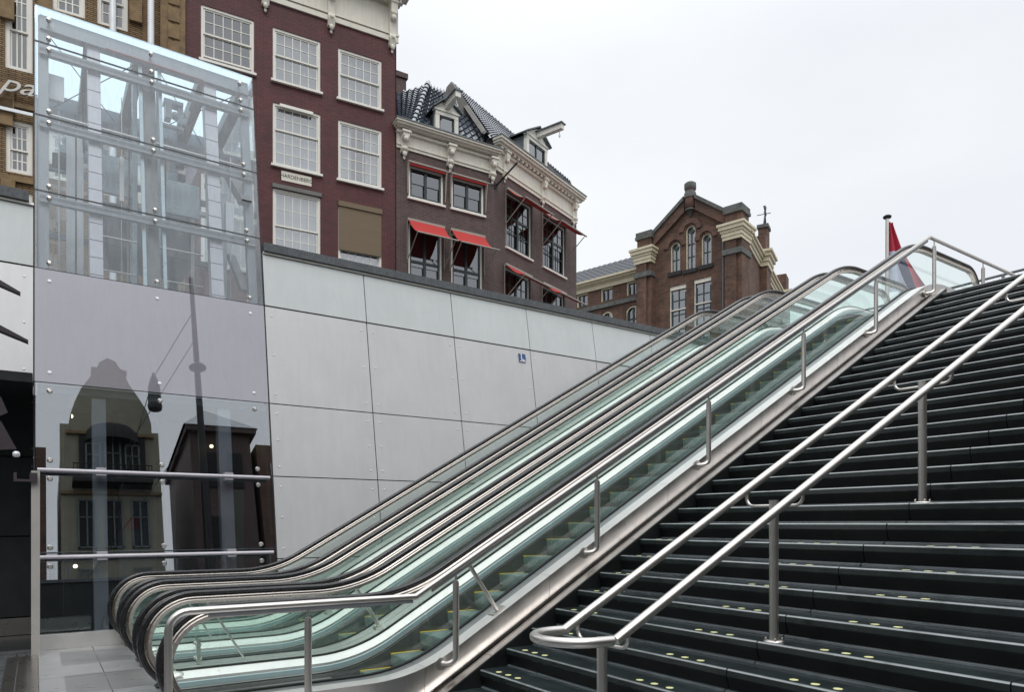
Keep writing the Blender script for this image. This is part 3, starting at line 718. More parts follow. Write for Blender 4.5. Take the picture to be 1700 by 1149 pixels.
# inner structure: leaning front columns
def lcol(x0, x1, z0, z1, off, th): return MB().hexa(*lean_slab(x0, x1, z0, z1, off, th))
for x0, x1 in ((.66, .83), (2.33, 2.52)):
    c_ = lcol(x0, x1, .0, 3.57, .10, .16); c_.hexa(*lean_slab(x0, x1, 5.2, 9.2, .16, .2)); co = T(c_, 'column', 'column_mauve')
    j = MB()
    for i in range(15): z = 5.3 + i * .27; j.hexa(*lean_slab(x0 - .003, x1 + .003, z, z + .008, .156, .03))
    T(j, 'joint', 'joint_black', co)
T(lcol(1.42, 1.60, 5.2, 9.2, .25, .2), 'column', 'beam_brown')
for x in (1.36, 1.64): T(lcol(x, x + .05, 5.2, 9.2, .18, .06), 'guide_rail', 'lift_header')
for z in rows[1:4]:
    T(MB().hexa(*lean_slab(.05, 3.03, z - .13, z - .012, .08, .09)), 'transom', 'frame_grey')
T(MB().hexa(*lean_slab(.05, 3.03, 9.02, 9.24, .10, .16)), 'head_beam', 'frame_grey')
for x0, x1 in ((.03, .16), (2.9, 3.03)): T(lcol(x0, x1, 5.2, 9.25, .14, .12), 'corner_post', 'frame_grey')
# roof rafters, rear frame, tie rods
for x in (.72, 1.38, 2.35, 2.96):
    T(MB().box(x - .09, WY(9.1) + .25, 9.02, x + .09, YB - .05, 9.22), 'rafter', 'beam_brown')
for x in (.1, .95, 1.5, 2.2, 2.95): T(MB().box(x - .08, YB - .30, 5.2, x + .08, YB - .12, 9.1), 'rear_post', 'frame_grey')
T(MB().box(.05, YB - .28, 9.0, 3.0, YB - .13, 9.25), 'rear_beam', 'frame_grey')
T(MB().box(.05, 13.5, 8.1, 3.0, 13.62, 8.32), 'machine_beam', 'frame_grey')
T(MB().box(.05, 13.9, 8.35, 3.0, 14.0, 8.5), 'machine_beam', 'beam_brown')
for (p0, p1) in (((.2, 12.8, 9.0), (1.3, 15, 9.0)), ((1.3, 12.8, 9.0), (.2, 15, 9.0)), ((1.7, 12.8, 9.0), (2.8, 15, 9.0)), ((2.8, 12.8, 9.0), (1.7, 15, 9.0))):
    T(MB().tube([p0, p1], .008, 6), 'tie_rod', 'iron_black')
T(MB().hexa([(2.82, 12.15, 7.0), (2.98, 12.15, 7.0), (2.98, 12.4, 7.0), (2.82, 12.4, 7.0)], [(2.82, 14.6, 9.0), (2.98, 14.6, 9.0), (2.98, 14.85, 9.0), (2.82, 14.85, 9.0)]), 'raking_beam', 'beam_brown')
T(MB().hexa([(2.8, 12.1, 5.5), (2.92, 12.1, 5.5), (2.92, 12.25, 5.5), (2.8, 12.25, 5.5)], [(2.8, 13.1, 6.4), (2.92, 13.1, 6.4), (2.92, 13.25, 6.4), (2.8, 13.25, 6.4)]), 'raking_beam', 'beam_brown')
T(MB().tube([(.9, 12.62, 9.02), (2.3, 12.62, 9.02), (2.3, 12.9, 8.7), (2.3, 14.6, 8.7)], .016, 8), 'cable', 'red_cable')
T(MB().tube([(.62, 12.6, 9.0), (.60, 12.9, 8.6), (.62, 12.8, 7.4)], .014, 8), 'cable', 'iron_black')
m = MB(); m.box(.16, 12.7, 8.05, .36, 12.8, 8.42); T(m, 'control_box', 'lift_white')
m = MB(); m.box(1.80, 13.2, 8.80, 2.1, 13.4, 8.86); m.box(1.82, 13.2, 8.55, 1.92, 13.4, 8.80); m.ball((1.98, 13.25, 8.62), .07); m.box(2.02, 13.22, 8.5, 2.1, 13.36, 8.78); m.box(1.78, 13.25, 8.42, 2.12, 13.35, 8.46); m.tube([(2.12, 13.2, 8.5), (2.2, 13.2, 8.75)], .02); T(m, 'hoist_motor', 'lift_white')
m = MB(); m.ball((.55, 13.3, 7.75), .16, (1.4, 1, .7)); m.box(.3, 13.2, 7.5, 1.35, 13.4, 7.62); T(m, 'pulley_block', 'lift_header')
# lift car with door header, doors and rails
T(MB().box(.88, 13.0, 6.95, 1.36, 13.08, 7.55), 'door_header', 'lift_header')
T(MB().box(1.66, 13.0, 6.85, 2.32, 13.08, 7.40), 'door_header', 'lift_header')
T(MB().box(.86, 13.5, 6.3, 2.34, 14.9, 7.0), 'car_ceiling', 'frame_grey')
T(MB().box(.4, 12.9, 5.2, .62, 13.15, 7.7), 'guide_column', 'lift_white')
T(MB().box(2.55, 12.8, 5.2, 2.72, 13.0, 7.3), 'guide_column', 'lift_white')
T(MB().box(2.62, 12.4, 6.4, 2.75, 12.55, 7.0), 'counterweight', 'lift_white')
T(MB().box(1.30, 12.95, 5.2, 1.37, 13.05, 9.0).box(1.65, 12.95, 5.2, 1.72, 13.05, 9.0), 'guide_rail', 'lift_header')
for z in (5.62, 6.15): T(MB().tube([(.86, 12.75, z), (1.34, 12.75, z)], .014, 8).tube([(1.68, 12.75, z), (2.33, 12.75, z)], .014, 8), 'grab_rail', 'rail_steel')
T(MB().tube([(.10, 12.6, 7.75), (3.0, 12.6, 7.75)], .02, 8).tube([(.10, 12.6, 7.63), (3.0, 12.6, 7.63)], .012, 8), 'conduit', 'rail_steel')
T(MB().box(1.1, 12.72, 6.75, 1.16, 12.78, 7.45).tube([(1.13, 12.75, 5.3), (1.13, 12.75, 8.4)], .008, 6), 'buffer', 'rail_steel')
rnd = random.Random(3)
for i in range(16):
    x = rnd.uniform(.2, 2.8); y = rnd.uniform(13.2, 14.8); z = rnd.choice((7.35, 7.6, 8.0, 8.15)); a = rnd.uniform(.05, .22)
    T(MB().box(x, y, z, x + a, y + .12, z + rnd.uniform(.05, .2)), 'machine_part', rnd.choice(('lift_white', 'lift_header', 'iron_black', 'frame_grey')))
for x in (.30, .52, 1.25, 1.78, 2.62, 2.80): T(MB().tube([(x, 12.9, 5.2), (x, 12.9, 8.0)], .012, 6), 'pipe', 'lift_white' if x in (.3, 2.8) else 'iron_black')
for z in (5.5, 6.7, 7.9): T(MB().box(.05, YB - .32, z, 3.0, YB - .22, z + .09), 'rear_transom', 'frame_grey')
T(MB().box(.86, 13.45, 5.2, .92, 13.5, 7.0).box(1.28, 13.45, 5.2, 1.34, 13.5, 7.0).box(1.68, 13.45, 5.2, 1.74, 13.5, 7.0).box(2.26, 13.45, 5.2, 2.32, 13.5, 7.0), 'door_frame', 'rail_steel')
# dark base interior
T(MB().box(-.02, 13.6, 0, 3.1, 13.7, 3.55), 'base_back_wall', 'panel_dark')
T(MB().box(.02, WY(3.5) + .06, 3.45, 3.06, 13.6, 3.56), 'base_ceiling', 'frame_grey')
T(MB().slab([(3.02, WY(0) + .05, 0), (3.02, 13.6, 0), (3.02, 13.6, 3.45), (3.02, WY(3.45) + .05, 3.45)], (.05, 0, 0)), 'base_side_wall', 'panel_dark')
T(MB().box(1.15, 13.35, .2, 2.0, 13.55, 2.3), 'lift_door', 'frame_grey')
T(MB().box(1.0, 12.6, 0, 1.06, 12.7, 3.4).box(1.62, 12.6, 0, 1.72, 12.7, 3.4).box(.35, 12.6, 0, .45, 12.7, 3.4), 'rear_guide', 'iron_black')
T(MB().box(2.62, 12.1, .3, 2.84, 12.16, 2.2), 'green_panel', 'green_panel')
T(MB().box(1.22, 13.3, 1.55, 1.45, 13.34, 1.75), 'notice', 'red_cable')
T(MB().box(.05, WY0 + .18, .22, .62, WY0 + .3, .40).box(.9, WY0 + .18, .22, 1.6, WY0 + .3, .40), 'floor_box', 'brushed_steel')
for (x, y, z) in ((.45, 12.8, 3.3), (.40, 13.4, 2.95), (.5, 12.6, 1.0), (2.55, 13.2, 3.0)):
    T(MB().ball((x, y, z), .03), 'spotlight', 'lamp_glow')
# steel end post and clip at the base, kerb strip to the left
po = empty('steel_post', (.0, 10.55, 0), 0, 'tall square brushed steel post at the corner of the dark lift base', 'post')
MB().box(-.045, 10.5, 0, .045, 10.6, 2.30).build('shaft', 'post_steel', po, True)
MB().box(-.22, 10.44, 2.16, .02, 10.52, 2.19).box(-.22, 10.44, 2.19, -.19, 10.5, 2.27).box(-.06, 10.44, 2.19, .02, 10.47, 2.27).build('clip', 'fixture_mauve', po, True)
m = MB(); m.box(-.28, 4, 0, .02, 10.45, .03); m.box(-.20, 4, .03, -.17, 10.4, .06); m.box(-.1, 4, .03, -.07, 10.4, .06)
tag(m.build('drain_strip', 'brushed_steel'), 'flat steel drain strip on the floor in front of the steel post', 'drain strip')
def P3(u, v, Y):
    r = ray(u, v); t = Y / r[1]; return Vector((r[0] * t, Y, HC + r[2] * t))
# ------------------------------------------------------------------ facade tools
class Fac:
    """a facade plane: root Empty rotated so that local x runs along it, local y into the house"""
    def __init__(s, name, u, dist, ang, z0=5.2, **kw):
        r = ray(u, HY); s.o = Vector((r[0] * dist, r[1] * dist)); s.a = ang; s.z0 = z0
        s.e = Vector((math.cos(ang), math.sin(ang))); s.n = Vector((-math.sin(ang), math.cos(ang)))
        s.root = empty(name, (s.o.x, s.o.y, z0), ang, **kw)
    def at(s, u, v, t=0.0):
        r = ray(u, v); o = s.o + s.n * t
        k = o.dot(s.n) / (r[0] * s.n.x + r[1] * s.n.y)
        p = Vector((r[0] * k, r[1] * k)); return ((p - s.o).dot(s.e), HC + r[2] * k - s.z0)
    def p(s, u, v, t=0.0):
        a, z = s.at(u, v, t); return (a, t, z)
    def rect(s, u0, v0, u1, v1, t=0.0):
        a, zt = s.at(u0, v0, t); b, zb = s.at(u1, v1, t); return (a, zb, b, zt)
def holed(outer, holes, depth=.14, t=0.0):
    """wall sheet (x, z) polygon with openings and their reveals"""
    mb = MB(); polys = [[Vector((x, z, 0)) for x, z in outer]] + [[Vector((x, z, 0)) for x, z in h] for h in holes]
    flat = [v for p in polys for v in p]
    mb.add([(v.x, t, v.y) for v in flat], [tuple(q) for q in tessellate_polygon(polys)])
    for h in holes:
        n = len(h); mb.add([(x, t, z) for x, z in h] + [(x, t + depth, z) for x, z in h], [(i, (i + 1) % n, (i + 1) % n + n, i + n) for i in range(n)])
    n = len(outer); mb.add([(x, t, z) for x, z in outer] + [(x, t + .35, z) for x, z in outer], [(i, (i + 1) % n, (i + 1) % n + n, i + n) for i in range(n)])
    return mb
def rhole(r): a, z0, b, z1 = r; return [(a, z0), (b, z0), (b, z1), (a, z1)]
def window(root, r, nx, rows_, fm='white_paint', gm='glass_window', fw=.07, split=.5, y=.03, curtain=None, sill=True, mun=.022, back='interior_dark', openb=False):
    a, z0, b, z1 = r; m = MB()
    for (x0, q0, x1, q1) in ((a, z0, a + fw, z1), (b - fw, z0, b, z1), (a + fw, z1 - fw, b - fw, z1), (a + fw, z0, b - fw, z0 + fw)): m.box(x0, y, q0, x1, y + .10, q1)
    fr = m.build('window', fm, root)
    zs = z0 + (z1 - z0) * split; s = MB(); ia, ib = a + fw + .001, b - fw - .001; lo, hi = z0 + fw + .001, z1 - fw - .001
    def sash(p, q, yy, n):
        w = .045
        s.box(ia, yy, p, ia + w, yy + .04, q); s.box(ib - w, yy, p, ib, yy + .04, q); s.box(ia + w, yy, q - w, ib - w, yy + .04, q); s.box(ia + w, yy, p, ib - w, yy + .04, p + w)
        for i in range(1, nx): x = ia + w + (ib - ia - 2 * w) * i / nx; s.box(x - mun / 2, yy + .005, p + w, x + mun / 2, yy + .03, q - w)
        for i in range(1, n): z = p + w + (q - p - 2 * w) * i / n; s.box(ia + w, yy + .006, z - mun / 2, ib - w, yy + .029, z + mun / 2)
    sash(zs, hi, y + .03, rows_[1]); sash(lo + (.09 if openb else 0), zs + .03, y + .072, rows_[0])
    s.build('sash', fm, fr)
    g = MB(); g.add([(ia, y + .052, zs), (ib, y + .052, zs), (ib, y + .052, hi), (ia, y + .052, hi)], [(0, 1, 2, 3)]); g.add([(ia, y + .094, lo), (ib, y + .094, lo), (ib, y + .094, zs), (ia, y + .094, zs)], [(0, 1, 2, 3)])
    g.build('pane', gm, fr)
    if curtain is not None:
        cur_m = 'curtain' if curtain != .98 else 'blind_grey'
        c = MB(); zc0 = z0 + (z1 - z0) * (1 - curtain); n = 40; vs = []
        for i in range(n + 1):
            x = a + (b - a) * i / n; yy = y + .17 + .02 * math.sin(i * 1.3) + .01 * math.sin(i * 2.9); vs += [(x, yy, zc0), (x, yy, z1)]
        c.add(vs, [(2 * i, 2 * i + 2, 2 * i + 3, 2 * i + 1) for i in range(n) if not (curtain == .9 and 12 < i < 26)], True); c.build('net_curtain', cur_m, fr)
    bb = MB(); bb.box(a - .05, y + .5, z0 - .05, b + .05, y + .52, z1 + .05); bb.build('room', back, fr)
    if sill:
        q = MB(); q.box(a - .06, y - .12, z0 - .07, b + .06, y + .05, z0 - .001); q.build('sill', fm, fr)
    return fr
# ------------------------------------------------------------------ maroon house
RD = R(-5.9)
FR = Fac('maroon_house', 658, 24.0, RD, label='maroon painted brick house with white sash windows and a cream cornice, behind the lift tower', cat='house')
def rr(u0, v0, u1, v1): return FR.rect(u0, v0, u1, v1)
W1 = rr(333.5, 1, 421.8, 118); W2 = rr(454, 41.4, 533, 151.2); W3 = rr(562, 80.8, 634.3, 185.6)
W4 = rr(451.7, 166.8, 531, 288.7); W5 = rr(560.8, 199, 633, 314.5); W6 = rr(452, 312, 529, 423); W7 = rr(560.6, 332.6, 632, 430)
zA1, zA0 = (W2[3] + W3[3]) / 2, (W2[1] + W3[1]) / 2; zB1, zB0 = (W4[3] + W5[3]) / 2, (W4[1] + W5[1]) / 2; zC1 = (W6[3] + W7[3]) / 2; zC0 = zC1 - 2.75
c1 = (W1[0], W1[2]); c2 = ((W2[0] + W4[0]) / 2, (W2[2] + W4[2]) / 2); c3 = ((W3[0] + W5[0]) / 2, (W3[2] + W5[2]) / 2)
zf = (FR.at(454.6, 0)[1] + FR.at(657, 75)[1]) / 2      # underside of the frieze
sL = FR.at(302, 100)[0]; zTop = zf + 1.55
top_rects = [(c[0] + .25, zf + .45, c[1] - .25, zf + 1.25) for c in (c1, c2)]
wins = []
for ci, c in enumerate((c1, c2, c3)):
    wins += [(c[0], zA0, c[1], zA1), (c[0], zB0, c[1], zB1), (c[0], zC0, c[1], zC1)]
wl = holed([(sL, -.5), (0, -.5), (0, zTop), (sL, zTop)], [rhole(r) for r in wins], .16); wl.build('wall', 'brick_red', FR.root)
curt = [None, .97, .97, .98, .96, .97, .98, .9, .97]
for i, r in enumerate(wins):
    tall = i % 3
    w_ = window(FR.root, r, 5, (2, 2) if tall == 0 else ((3, 2) if tall == 1 else (4, 2)), split=.5 if tall == 0 else .58, curtain=curt[i], gm='glass_window_dim' if i == 0 else 'glass_window', openb=(i == 0))
    if i == 8:
        b_ = MB(); b_.box(r[0] + .02, -.02, r[3] - 1.56, r[2] - .02, .0, r[3] - .02); b_.box(r[0], -.06, r[3] - .14, r[2], .02, r[3] + .02); b_.build('roller_blind', 'blind_brown', w_)
    if i == 4:
        b_ = MB(); b_.box(r[0] + .2, -.09, r[3] - .12, r[2] - .25, -.01, r[3] - .03); b_.build('awning_box', 'white_paint', w_)
    if i == 5:
        b_ = MB(); b_.box(r[0] - .02, -.07, r[3] + .0, r[2] + .02, .02, r[3] + .12); b_.build('awning_box', 'beam_brown', w_)
m = MB(); m.box(sL, -.06, zf, .06, -.001, zf + .16); m.box(sL, -.035, zf + .16, .05, -.001, zf + 1.2); m.box(sL, -.09, zf + .2, .07, -.036, zf + .26)
m.box(sL, -.30, zf + 1.2, .1, -.001, zf + 1.32); m.box(sL, -.45, zf + 1.32, .2, 0, zf + 1.42); m.box(sL, -.62, zf + 1.42, .35, 0, zf + 1.60); m.build('cornice', 'cream_paint', FR.root)
m = MB(); x = sL
while x < .02: m.box(x, -.36, zf + 1.16, x + .06, -.301, zf + 1.30); x += .12
m.build('dentils', 'cream_paint', FR.root)
def console(root, x, z, h, w=.2, pr=.32, mat='cream_paint', name='console'):
    m = MB(); m.slab([(x - w / 2, 0, z + h), (x - w / 2, -pr, z + h), (x - w / 2, -pr * .95, z + h * .72), (x - w / 2, -pr * .45, z + h * .55), (x - w / 2, -pr * .38, z + h * .3), (x - w / 2, -pr * .55, z + h * .16), (x - w / 2, -pr * .3, z + .02), (x - w / 2, 0, z)], (w, 0, 0))
    m.ball((x, -pr * .8, z + h * .62), w * .42, (1, .8, 1)); m.ball((x, -pr * .35, z - .02), w * .34, (1, .8, 1.3)); m.ball((x, -pr * .5, z + h * .2), w * .38, (1.1, .7, .9)); m.ball((x, -pr * .2, z - .14), w * .2, (1, .8, 1.6))
    m.box(x - w * .65, -pr - .03, z + h - .07, x + w * .65, 0, z + h); m.build(name, mat, root)
for u in (440, 549, 650): console(FR.root, FR.at(u, 50)[0], zf - .22, 1.42, .22, .34)
m = MB(); a0, a1 = FR.at(467, 288)[0], FR.at(517, 288)[0]; z1 = FR.at(467, 283)[1]; m.box(a0, -.02, z1 - .30, a1, -.001, z1); m.build('name_plaque', 'cream_paint', FR.root)
def text(name, body, size, loc, root, mat, ext=.004, shear=0.0, sx=1.0, rot=(R(90), 0, 0)):
    cu = bpy.data.curves.new(name, 'FONT'); cu.body = body; cu.size = size; cu.extrude = ext; cu.shear = shear
    cu.align_x = 'CENTER'; cu.align_y = 'CENTER'; cu.materials.append(MAT[mat])
    o = bpy.data.objects.new(name, cu); col.objects.link(o); o.location = loc; o.rotation_euler = rot; o.scale = (sx, 1, 1)
    bpy.context.view_layer.update()
    me = bpy.data.meshes.new_from_object(o.evaluated_get(bpy.context.evaluated_depsgraph_get()))
    q = bpy.data.objects.new(name, me); col.objects.link(q); q.location = loc; q.rotation_euler = rot; q.scale = (sx, 1, 1); q.parent = root
    bpy.data.objects.remove(o); q.name = name
    if not me.materials: me.materials.append(MAT[mat])
    return q
text('plaque_lettering', 'HARDENBERG', .165, ((a0 + a1) / 2, -.024, z1 - .15), FR.root, 'joint_black', .002, 0, .95)
m = MB(); m.box(sL + .2, .35, -.5, -.02, 9, zTop + .1); m.build('house_body', 'render_grey', FR.root)
m = MB(); m.box(-.05, 0.0, -.5, .0, 9, zTop - .2); m.build('party_wall', 'brick_red', FR.root)
# ------------------------------------------------------------------ ochre brick house on the far left
FO = Fac('ochre_house', 302, FR.o.length * 1.0, RD, label='ochre brick and stone house with white windows and silver script lettering', cat='house')
FO.o = FR.o + FR.e * sL; FO.root.location = (FO.o.x, FO.o.y, 5.2)
sO = FO.at(-260, 100)[0]
ow = [FO.rect(8, -40, 54, 122), FO.rect(87, -70, 141, 30), FO.rect(161, -60, 212, 52), FO.rect(9, 195, 54, 292), FO.rect(80, 215, 132, 305), FO.rect(9, 312, 54, 400), FO.rect(158, 250, 210, 330), FO.rect(228, 270, 272, 345), FO.rect(-110, 165, -50, 265), FO.rect(-110, -60, -50, 90)]
holed([(sO, -.5), (0, -.5), (0, 21), (sO, 21)], [rhole(r) for r in ow], .2).build('wall', 'brick_ochre', FO.root)
for i, r in enumerate(ow): window(FO.root, r, 3 if i else 3, (1, 3) if i in (0, 9) else (2, 2), split=.45, gm='glass_window_dim', fw=.10, mun=.03, y=.06, sill=False)
m = MB()
for (u0, v0, u1, v1) in ((-5, 172, 78, 184), (-5, 288, 56, 308), (60, 150, 300, 160), (60, 205, 300, 213)): a, z0, b, z1_ = FO.rect(u0, v0, u1, v1); m.box(a, -.08, z0, b, -.001, z1_)
for u in (266, 285): a = FO.at(u, 0)[0]; m.box(a, -.1, 0, a + .36, -.001, 21)
for v in range(-60, 420, 28): a, z = FO.at(279, v); m.box(a, -.14, z - .22, a + .3, -.101, z + .18)
for (u, v) in ((0, 8), (0, 160), (64, 20), (-2, 185), (2, 320), (215, 15)): a, z = FO.at(u, v); m.box(a, -.12, z - .35, a + .32, -.001, z + .35)
m.build('stone_trim', 'stone_ochre', FO.root)
a, z = FO.at(28, 152); 
t_ = text('script_lettering', 'par', .66, (a + .18, -.22, z + .05), FO.root, 'letter_grey', .03, .45, 1.25)
m = MB(); a0_, z0_ = FO.at(-60, 165); a1_, z1_ = FO.at(56, 167); m.box(a0_, -.2, z0_ - .12, a1_, -.15, z0_ - .04); m.build('sign_bar', 'lift_white', FO.root)
m = MB()
for u in (250, 188): a, z = FO.at(u, 50); m.tube([(a, -.35, 0), (a, -.35, 21)], .09, 10)
m.build('downpipe', 'lift_white', FO.root)
m = MB(); m.box(sO, .5, -.5, -.02, 8, 21); m.build('house_body', 'render_grey', FO.root)
# ------------------------------------------------------------------ corner house: front wing, side wing
def tiles(mb, P00, P10, P01, P11, tw=.26, th=.30, amp=.035, step=.03):
    """pantiled plane: P00-P10 is the eave, P01-P11 the ridge"""
    P00, P10, P01, P11 = map(Vector, (P00, P10, P01, P11))
    nx = max(1, int(max((P10 - P00).length, (P11 - P01).length) / tw)); ny = max(1, int(max((P01 - P00).length, (P11 - P10).length) / th))
    nrm = (P10 - P00 + P11 - P01).cross(P01 - P00 + P11 - P10).normalized()
    if nrm.z < 0: nrm = -nrm
    cx_, cy_ = nx * 5, ny * 2; vs = []; fs = []
    for j in range(cy_):
        q = (j // 2 + (j % 2) * .999) / ny; lift = step * (1 - (j % 2))
        for i in range(cx_ + 1):
            p = i / cx_; A = P00.lerp(P10, p); B = P01.lerp(P11, p); ph = (i % 5) / 5 if i < cx_ else 0
            h = amp * math.cos(2 * math.pi * ph) + amp * .3 * math.cos(4 * math.pi * ph)
            vs.append(tuple(A.lerp(B, q) + nrm * (h + lift)))
    for j in range(cy_ - 1):
        for i in range(cx_): k = j * (cx_ + 1) + i; fs.append((k, k + 1, k + cx_ + 2, k + cx_ + 1))
    mb.add(vs, fs, False); return mb
FA = Fac('corner_house', 658, 24.0, R(-3.2), label='purple brick corner house with red awnings, dark tiled roofs and two hoist dormers', cat='house')
CHR = FA.root
Ar = lambda u0, v0, u1, v1: FA.rect(u0, v0, u1, v1)
a1r, a2r = Ar(678.5, 273, 736, 341), Ar(749.5, 293, 803, 359); b1r, b2r = Ar(678, 368, 734, 470), Ar(749, 386, 801, 482)
za1, za0 = (a1r[3] + a2r[3]) / 2, (a1r[1] + a2r[1]) / 2; zb1 = (b1r[3] + b2r[3]) / 2; zb0 = zb1 - 2.9
sC = FA.at(820, 300)[0]
zc0 = (FA.at(662, 245)[1] + FA.at(818, 291)[1]) / 2; zc1 = (FA.at(664, 207)[1] + FA.at(820, 255)[1]) / 2
fw1 = [(a1r[0], za0, a1r[2], za1), (a2r[0], za0, a2r[2], za1), (b1r[0], zb0, b1r[2], zb1), (b2r[0], zb0, b2r[2], zb1)]
holed([(.0, -.5), (sC, -.5), (sC, zc1), (.0, zc1)], [rhole(r) for r in fw1], .16).build('wall', 'brick_purple', CHR)
def dark_window(root, r, cross=.55, gridded=False):
    w_ = window(root, r, 1, (1, 1), 'white_paint', 'glass_window_dim', .07, .5, .04, None, True, .03)
    for c in kids(w_):
        if c.name.startswith('sash'): bpy.data.objects.remove(c)
    a, z0, b, z1 = r; a += .075; b -= .075; z0 += .07; z1 -= .07; m = MB(); y = .06; f_ = .055; zs = z0 + (z1 - z0) * cross; xm = (a + b) / 2
    m.box(a, y, z0, a + f_, y + .05, z1); m.box(b - f_, y, z0, b, y + .05, z1); m.box(a, y + .001, z0, b, y + .049, z0 + f_); m.box(a, y + .001, z1 - f_, b, y + .049, z1)
    m.box(xm - .045, y - .01, z0, xm + .045, y + .045, z1)
    if z1 - z0 > 1.8: m.box(a, y - .006, zs - .04, b, y + .044, zs + .04)
    if gridded or z1 - z0 > 1.8:
        for zz in (z0 + (zs - z0) * .5,): m.box(a, y + .01, zz - .015, b, y + .035, zz + .015)
    if gridded:
        for xx in ((a + xm) / 2, (b + xm) / 2): m.box(xx - .012, y + .01, z0, xx + .012, y + .035, z1)
        m.box(a, y + .011, zs + (z1 - zs) * .5 - .012, b, y + .034, zs + (z1 - zs) * .5 + .012)
    m.build('sash', 'green_black', w_); return w_
def awning(root, r, proj, drop, arm, red=True):
    a, z0, b, z1 = r; a -= .06; b += .06; m = MB()
    m.box(a, -.12, z1 + .02, b, -.01, z1 + .11); h = m.build('awning', 'awning_arm', root)
    yo, zo = -proj, z1 + .05 - drop
    c = MB(); n = 10; vs = []; 
    for i in range(n + 1):
        t = i / n; sag = -.10 * math.sin(math.pi * t); yy = -.1 + (yo + .1) * t; zz = z1 + .06 + (zo - z1 - .06) * t + sag
        vs += [(a + .03, yy, zz), (b - .03, yy, zz)]
    c.add(vs + [(x, y, z - .012) for x, y, z in vs], [(2 * i, 2 * i + 1, 2 * i + 3, 2 * i + 2) for i in range(n)] + [(2 * i + 2 * n + 2, 2 * i + 2 * n + 4, 2 * i + 2 * n + 5, 2 * i + 2 * n + 3) for i in range(n)]); c.build('cloth', 'awning_red', h)
    q = MB(); q.tube([(a - .02, yo, zo), (b + .12, yo, zo)], .03, 8)
    for x in (a, b): q.tube([(x, yo, zo), (x, -.04, z1 - arm)], .018, 8); q.tube([(x, -.04, z1 + .05), (x, -.04, z1 - arm - .05)], .014, 6)
    q.build('folding_arm', 'awning_arm', h)
for i, r in enumerate(fw1):
    dark_window(CHR, r, .56); awning(CHR, r, .17 if i < 2 else .95, .02 if i < 2 else .72, .95 if i < 2 else 1.35)
def cornice(root, a, b, z0, z1, dent=False, t=0.0, cmat='cream_paint'):
    h = z1 - z0; m = MB()
    m.box(a, -.05, z0, b, -.001, z0 + .12 * h); m.box(a, -.085, z0 + .12 * h, b, -.001, z0 + .18 * h); m.box(a, -.04, z0 + .18 * h, b, -.001, z0 + .62 * h)
    m.box(a - .02, -.14, z0 + .62 * h, b + .02, -.001, z0 + .70 * h); m.box(a - .05, -.26, z0 + .78 * h, b + .05, -.001, z0 + .84 * h); m.box(a - .1, -.36, z0 + .84 * h, b + .1, -.001, z0 + .92 * h); m.box(a - .14, -.42, z0 + .92 * h, b + .14, -.001, z0 + h)
    m.box(a, -.1, z0 + .70 * h, b, -.002, z0 + .78 * h); m.build('cornice', cmat, root)
    if dent:
        m = MB(); x = a + .1
        while x < b - .1: m.box(x, -.24, z0 + .70 * h, x + .12, -.101, z0 + .78 * h); x += .26
        m.build('dentils', cmat, root)
    m = MB(); m.box(a - .16, -.45, z1, b + .16, .2, z1 + .03); m.build('gutter_lead', 'lead_grey', root)
cornice(CHR, .0, sC - .0, zc0, zc1)
for u in (670, 746, 816): console(CHR, FA.at(u, 260)[0], zc0 - .16, (zc1 - zc0) * .86, .24, .30)
# side wing (turned towards the square)
FB = Fac('side_wing', 820, 24.0, R(20), label='x', cat='x')
FB.o = FA.o + FA.e * sC; FB.root.location = (FB.o.x, FB.o.y, 5.2)
# keep it as a part of the corner house
sw = FB.root; del sw['category']; del sw['label']
rotA = CHR.rotation_euler.z; d2 = FB.o - FA.o
sw.parent = CHR; sw.location = (d2.dot(FA.e), d2.dot(FA.n), 0); sw.rotation_euler = (0, 0, FB.a - rotA)
Br = lambda *q: FB.rect(*q)
sD = FB.at(957, 400)[0]
c1r, c2r = Br(840, 317, 882, 431), Br(901, 356, 938, 462); d1r, d2r = Br(838, 440, 879, 560), Br(900, 476, 936, 560)
cz1, cz0 = (c1r[3] + c2r[3]) / 2, (c1r[1] + c2r[1]) / 2; dz1 = (d1r[3] + d2r[3]) / 2
fw2 = [(c1r[0], cz0, c1r[2], cz1), (c2r[0], cz0, c2r[2], cz1), (d1r[0], dz1 - 2.6, d1r[2], dz1), (d2r[0], dz1 - 2.6, d2r[2], dz1)]
ze0 = (FB.at(828, 283)[1] + FB.at(955, 372)[1]) / 2; ze1 = (FB.at(829, 233)[1] + FB.at(968, 340)[1]) / 2
holed([(0, -.5), (sD, -.5), (sD, ze1), (0, ze1)], [rhole(r) for r in fw2], .16).build('brick_front', 'brick_purple', sw)
for r in fw2: dark_window(sw, r, .6, True); awning(sw, r, .95, .55, 1.25)
cornice(sw, 0.06, sD, ze0, ze1, True)
for u in (836, 899, 950): console(sw, FB.at(u, 300)[0], ze0 - .10, (ze1 - ze0) * .84, .2, .26)
m = MB(); m.box(sD - .05, .02, -.5, sD - .002, 8, ze1 - .05); m.box(.3, .5, -.5, sD - .06, 8, ze1 - .1); m.build('house_body', 'brick_purple', sw)
m = MB(); m.box(.02, .5, -.5, sC - .1, 8, zc1 - .1); m.build('house_body', 'brick_purple', CHR)
m = MB(); pa = FA.p(823, 309); m.tube([pa, (pa[0] + .15, -1.3, pa[2] + .35)], .03, 8); m.box(pa[0] - .06, -.03, pa[2] - .1, pa[0] + .06, -.001, pa[2] + .1); m.build('bracket', 'iron_black', CHR)
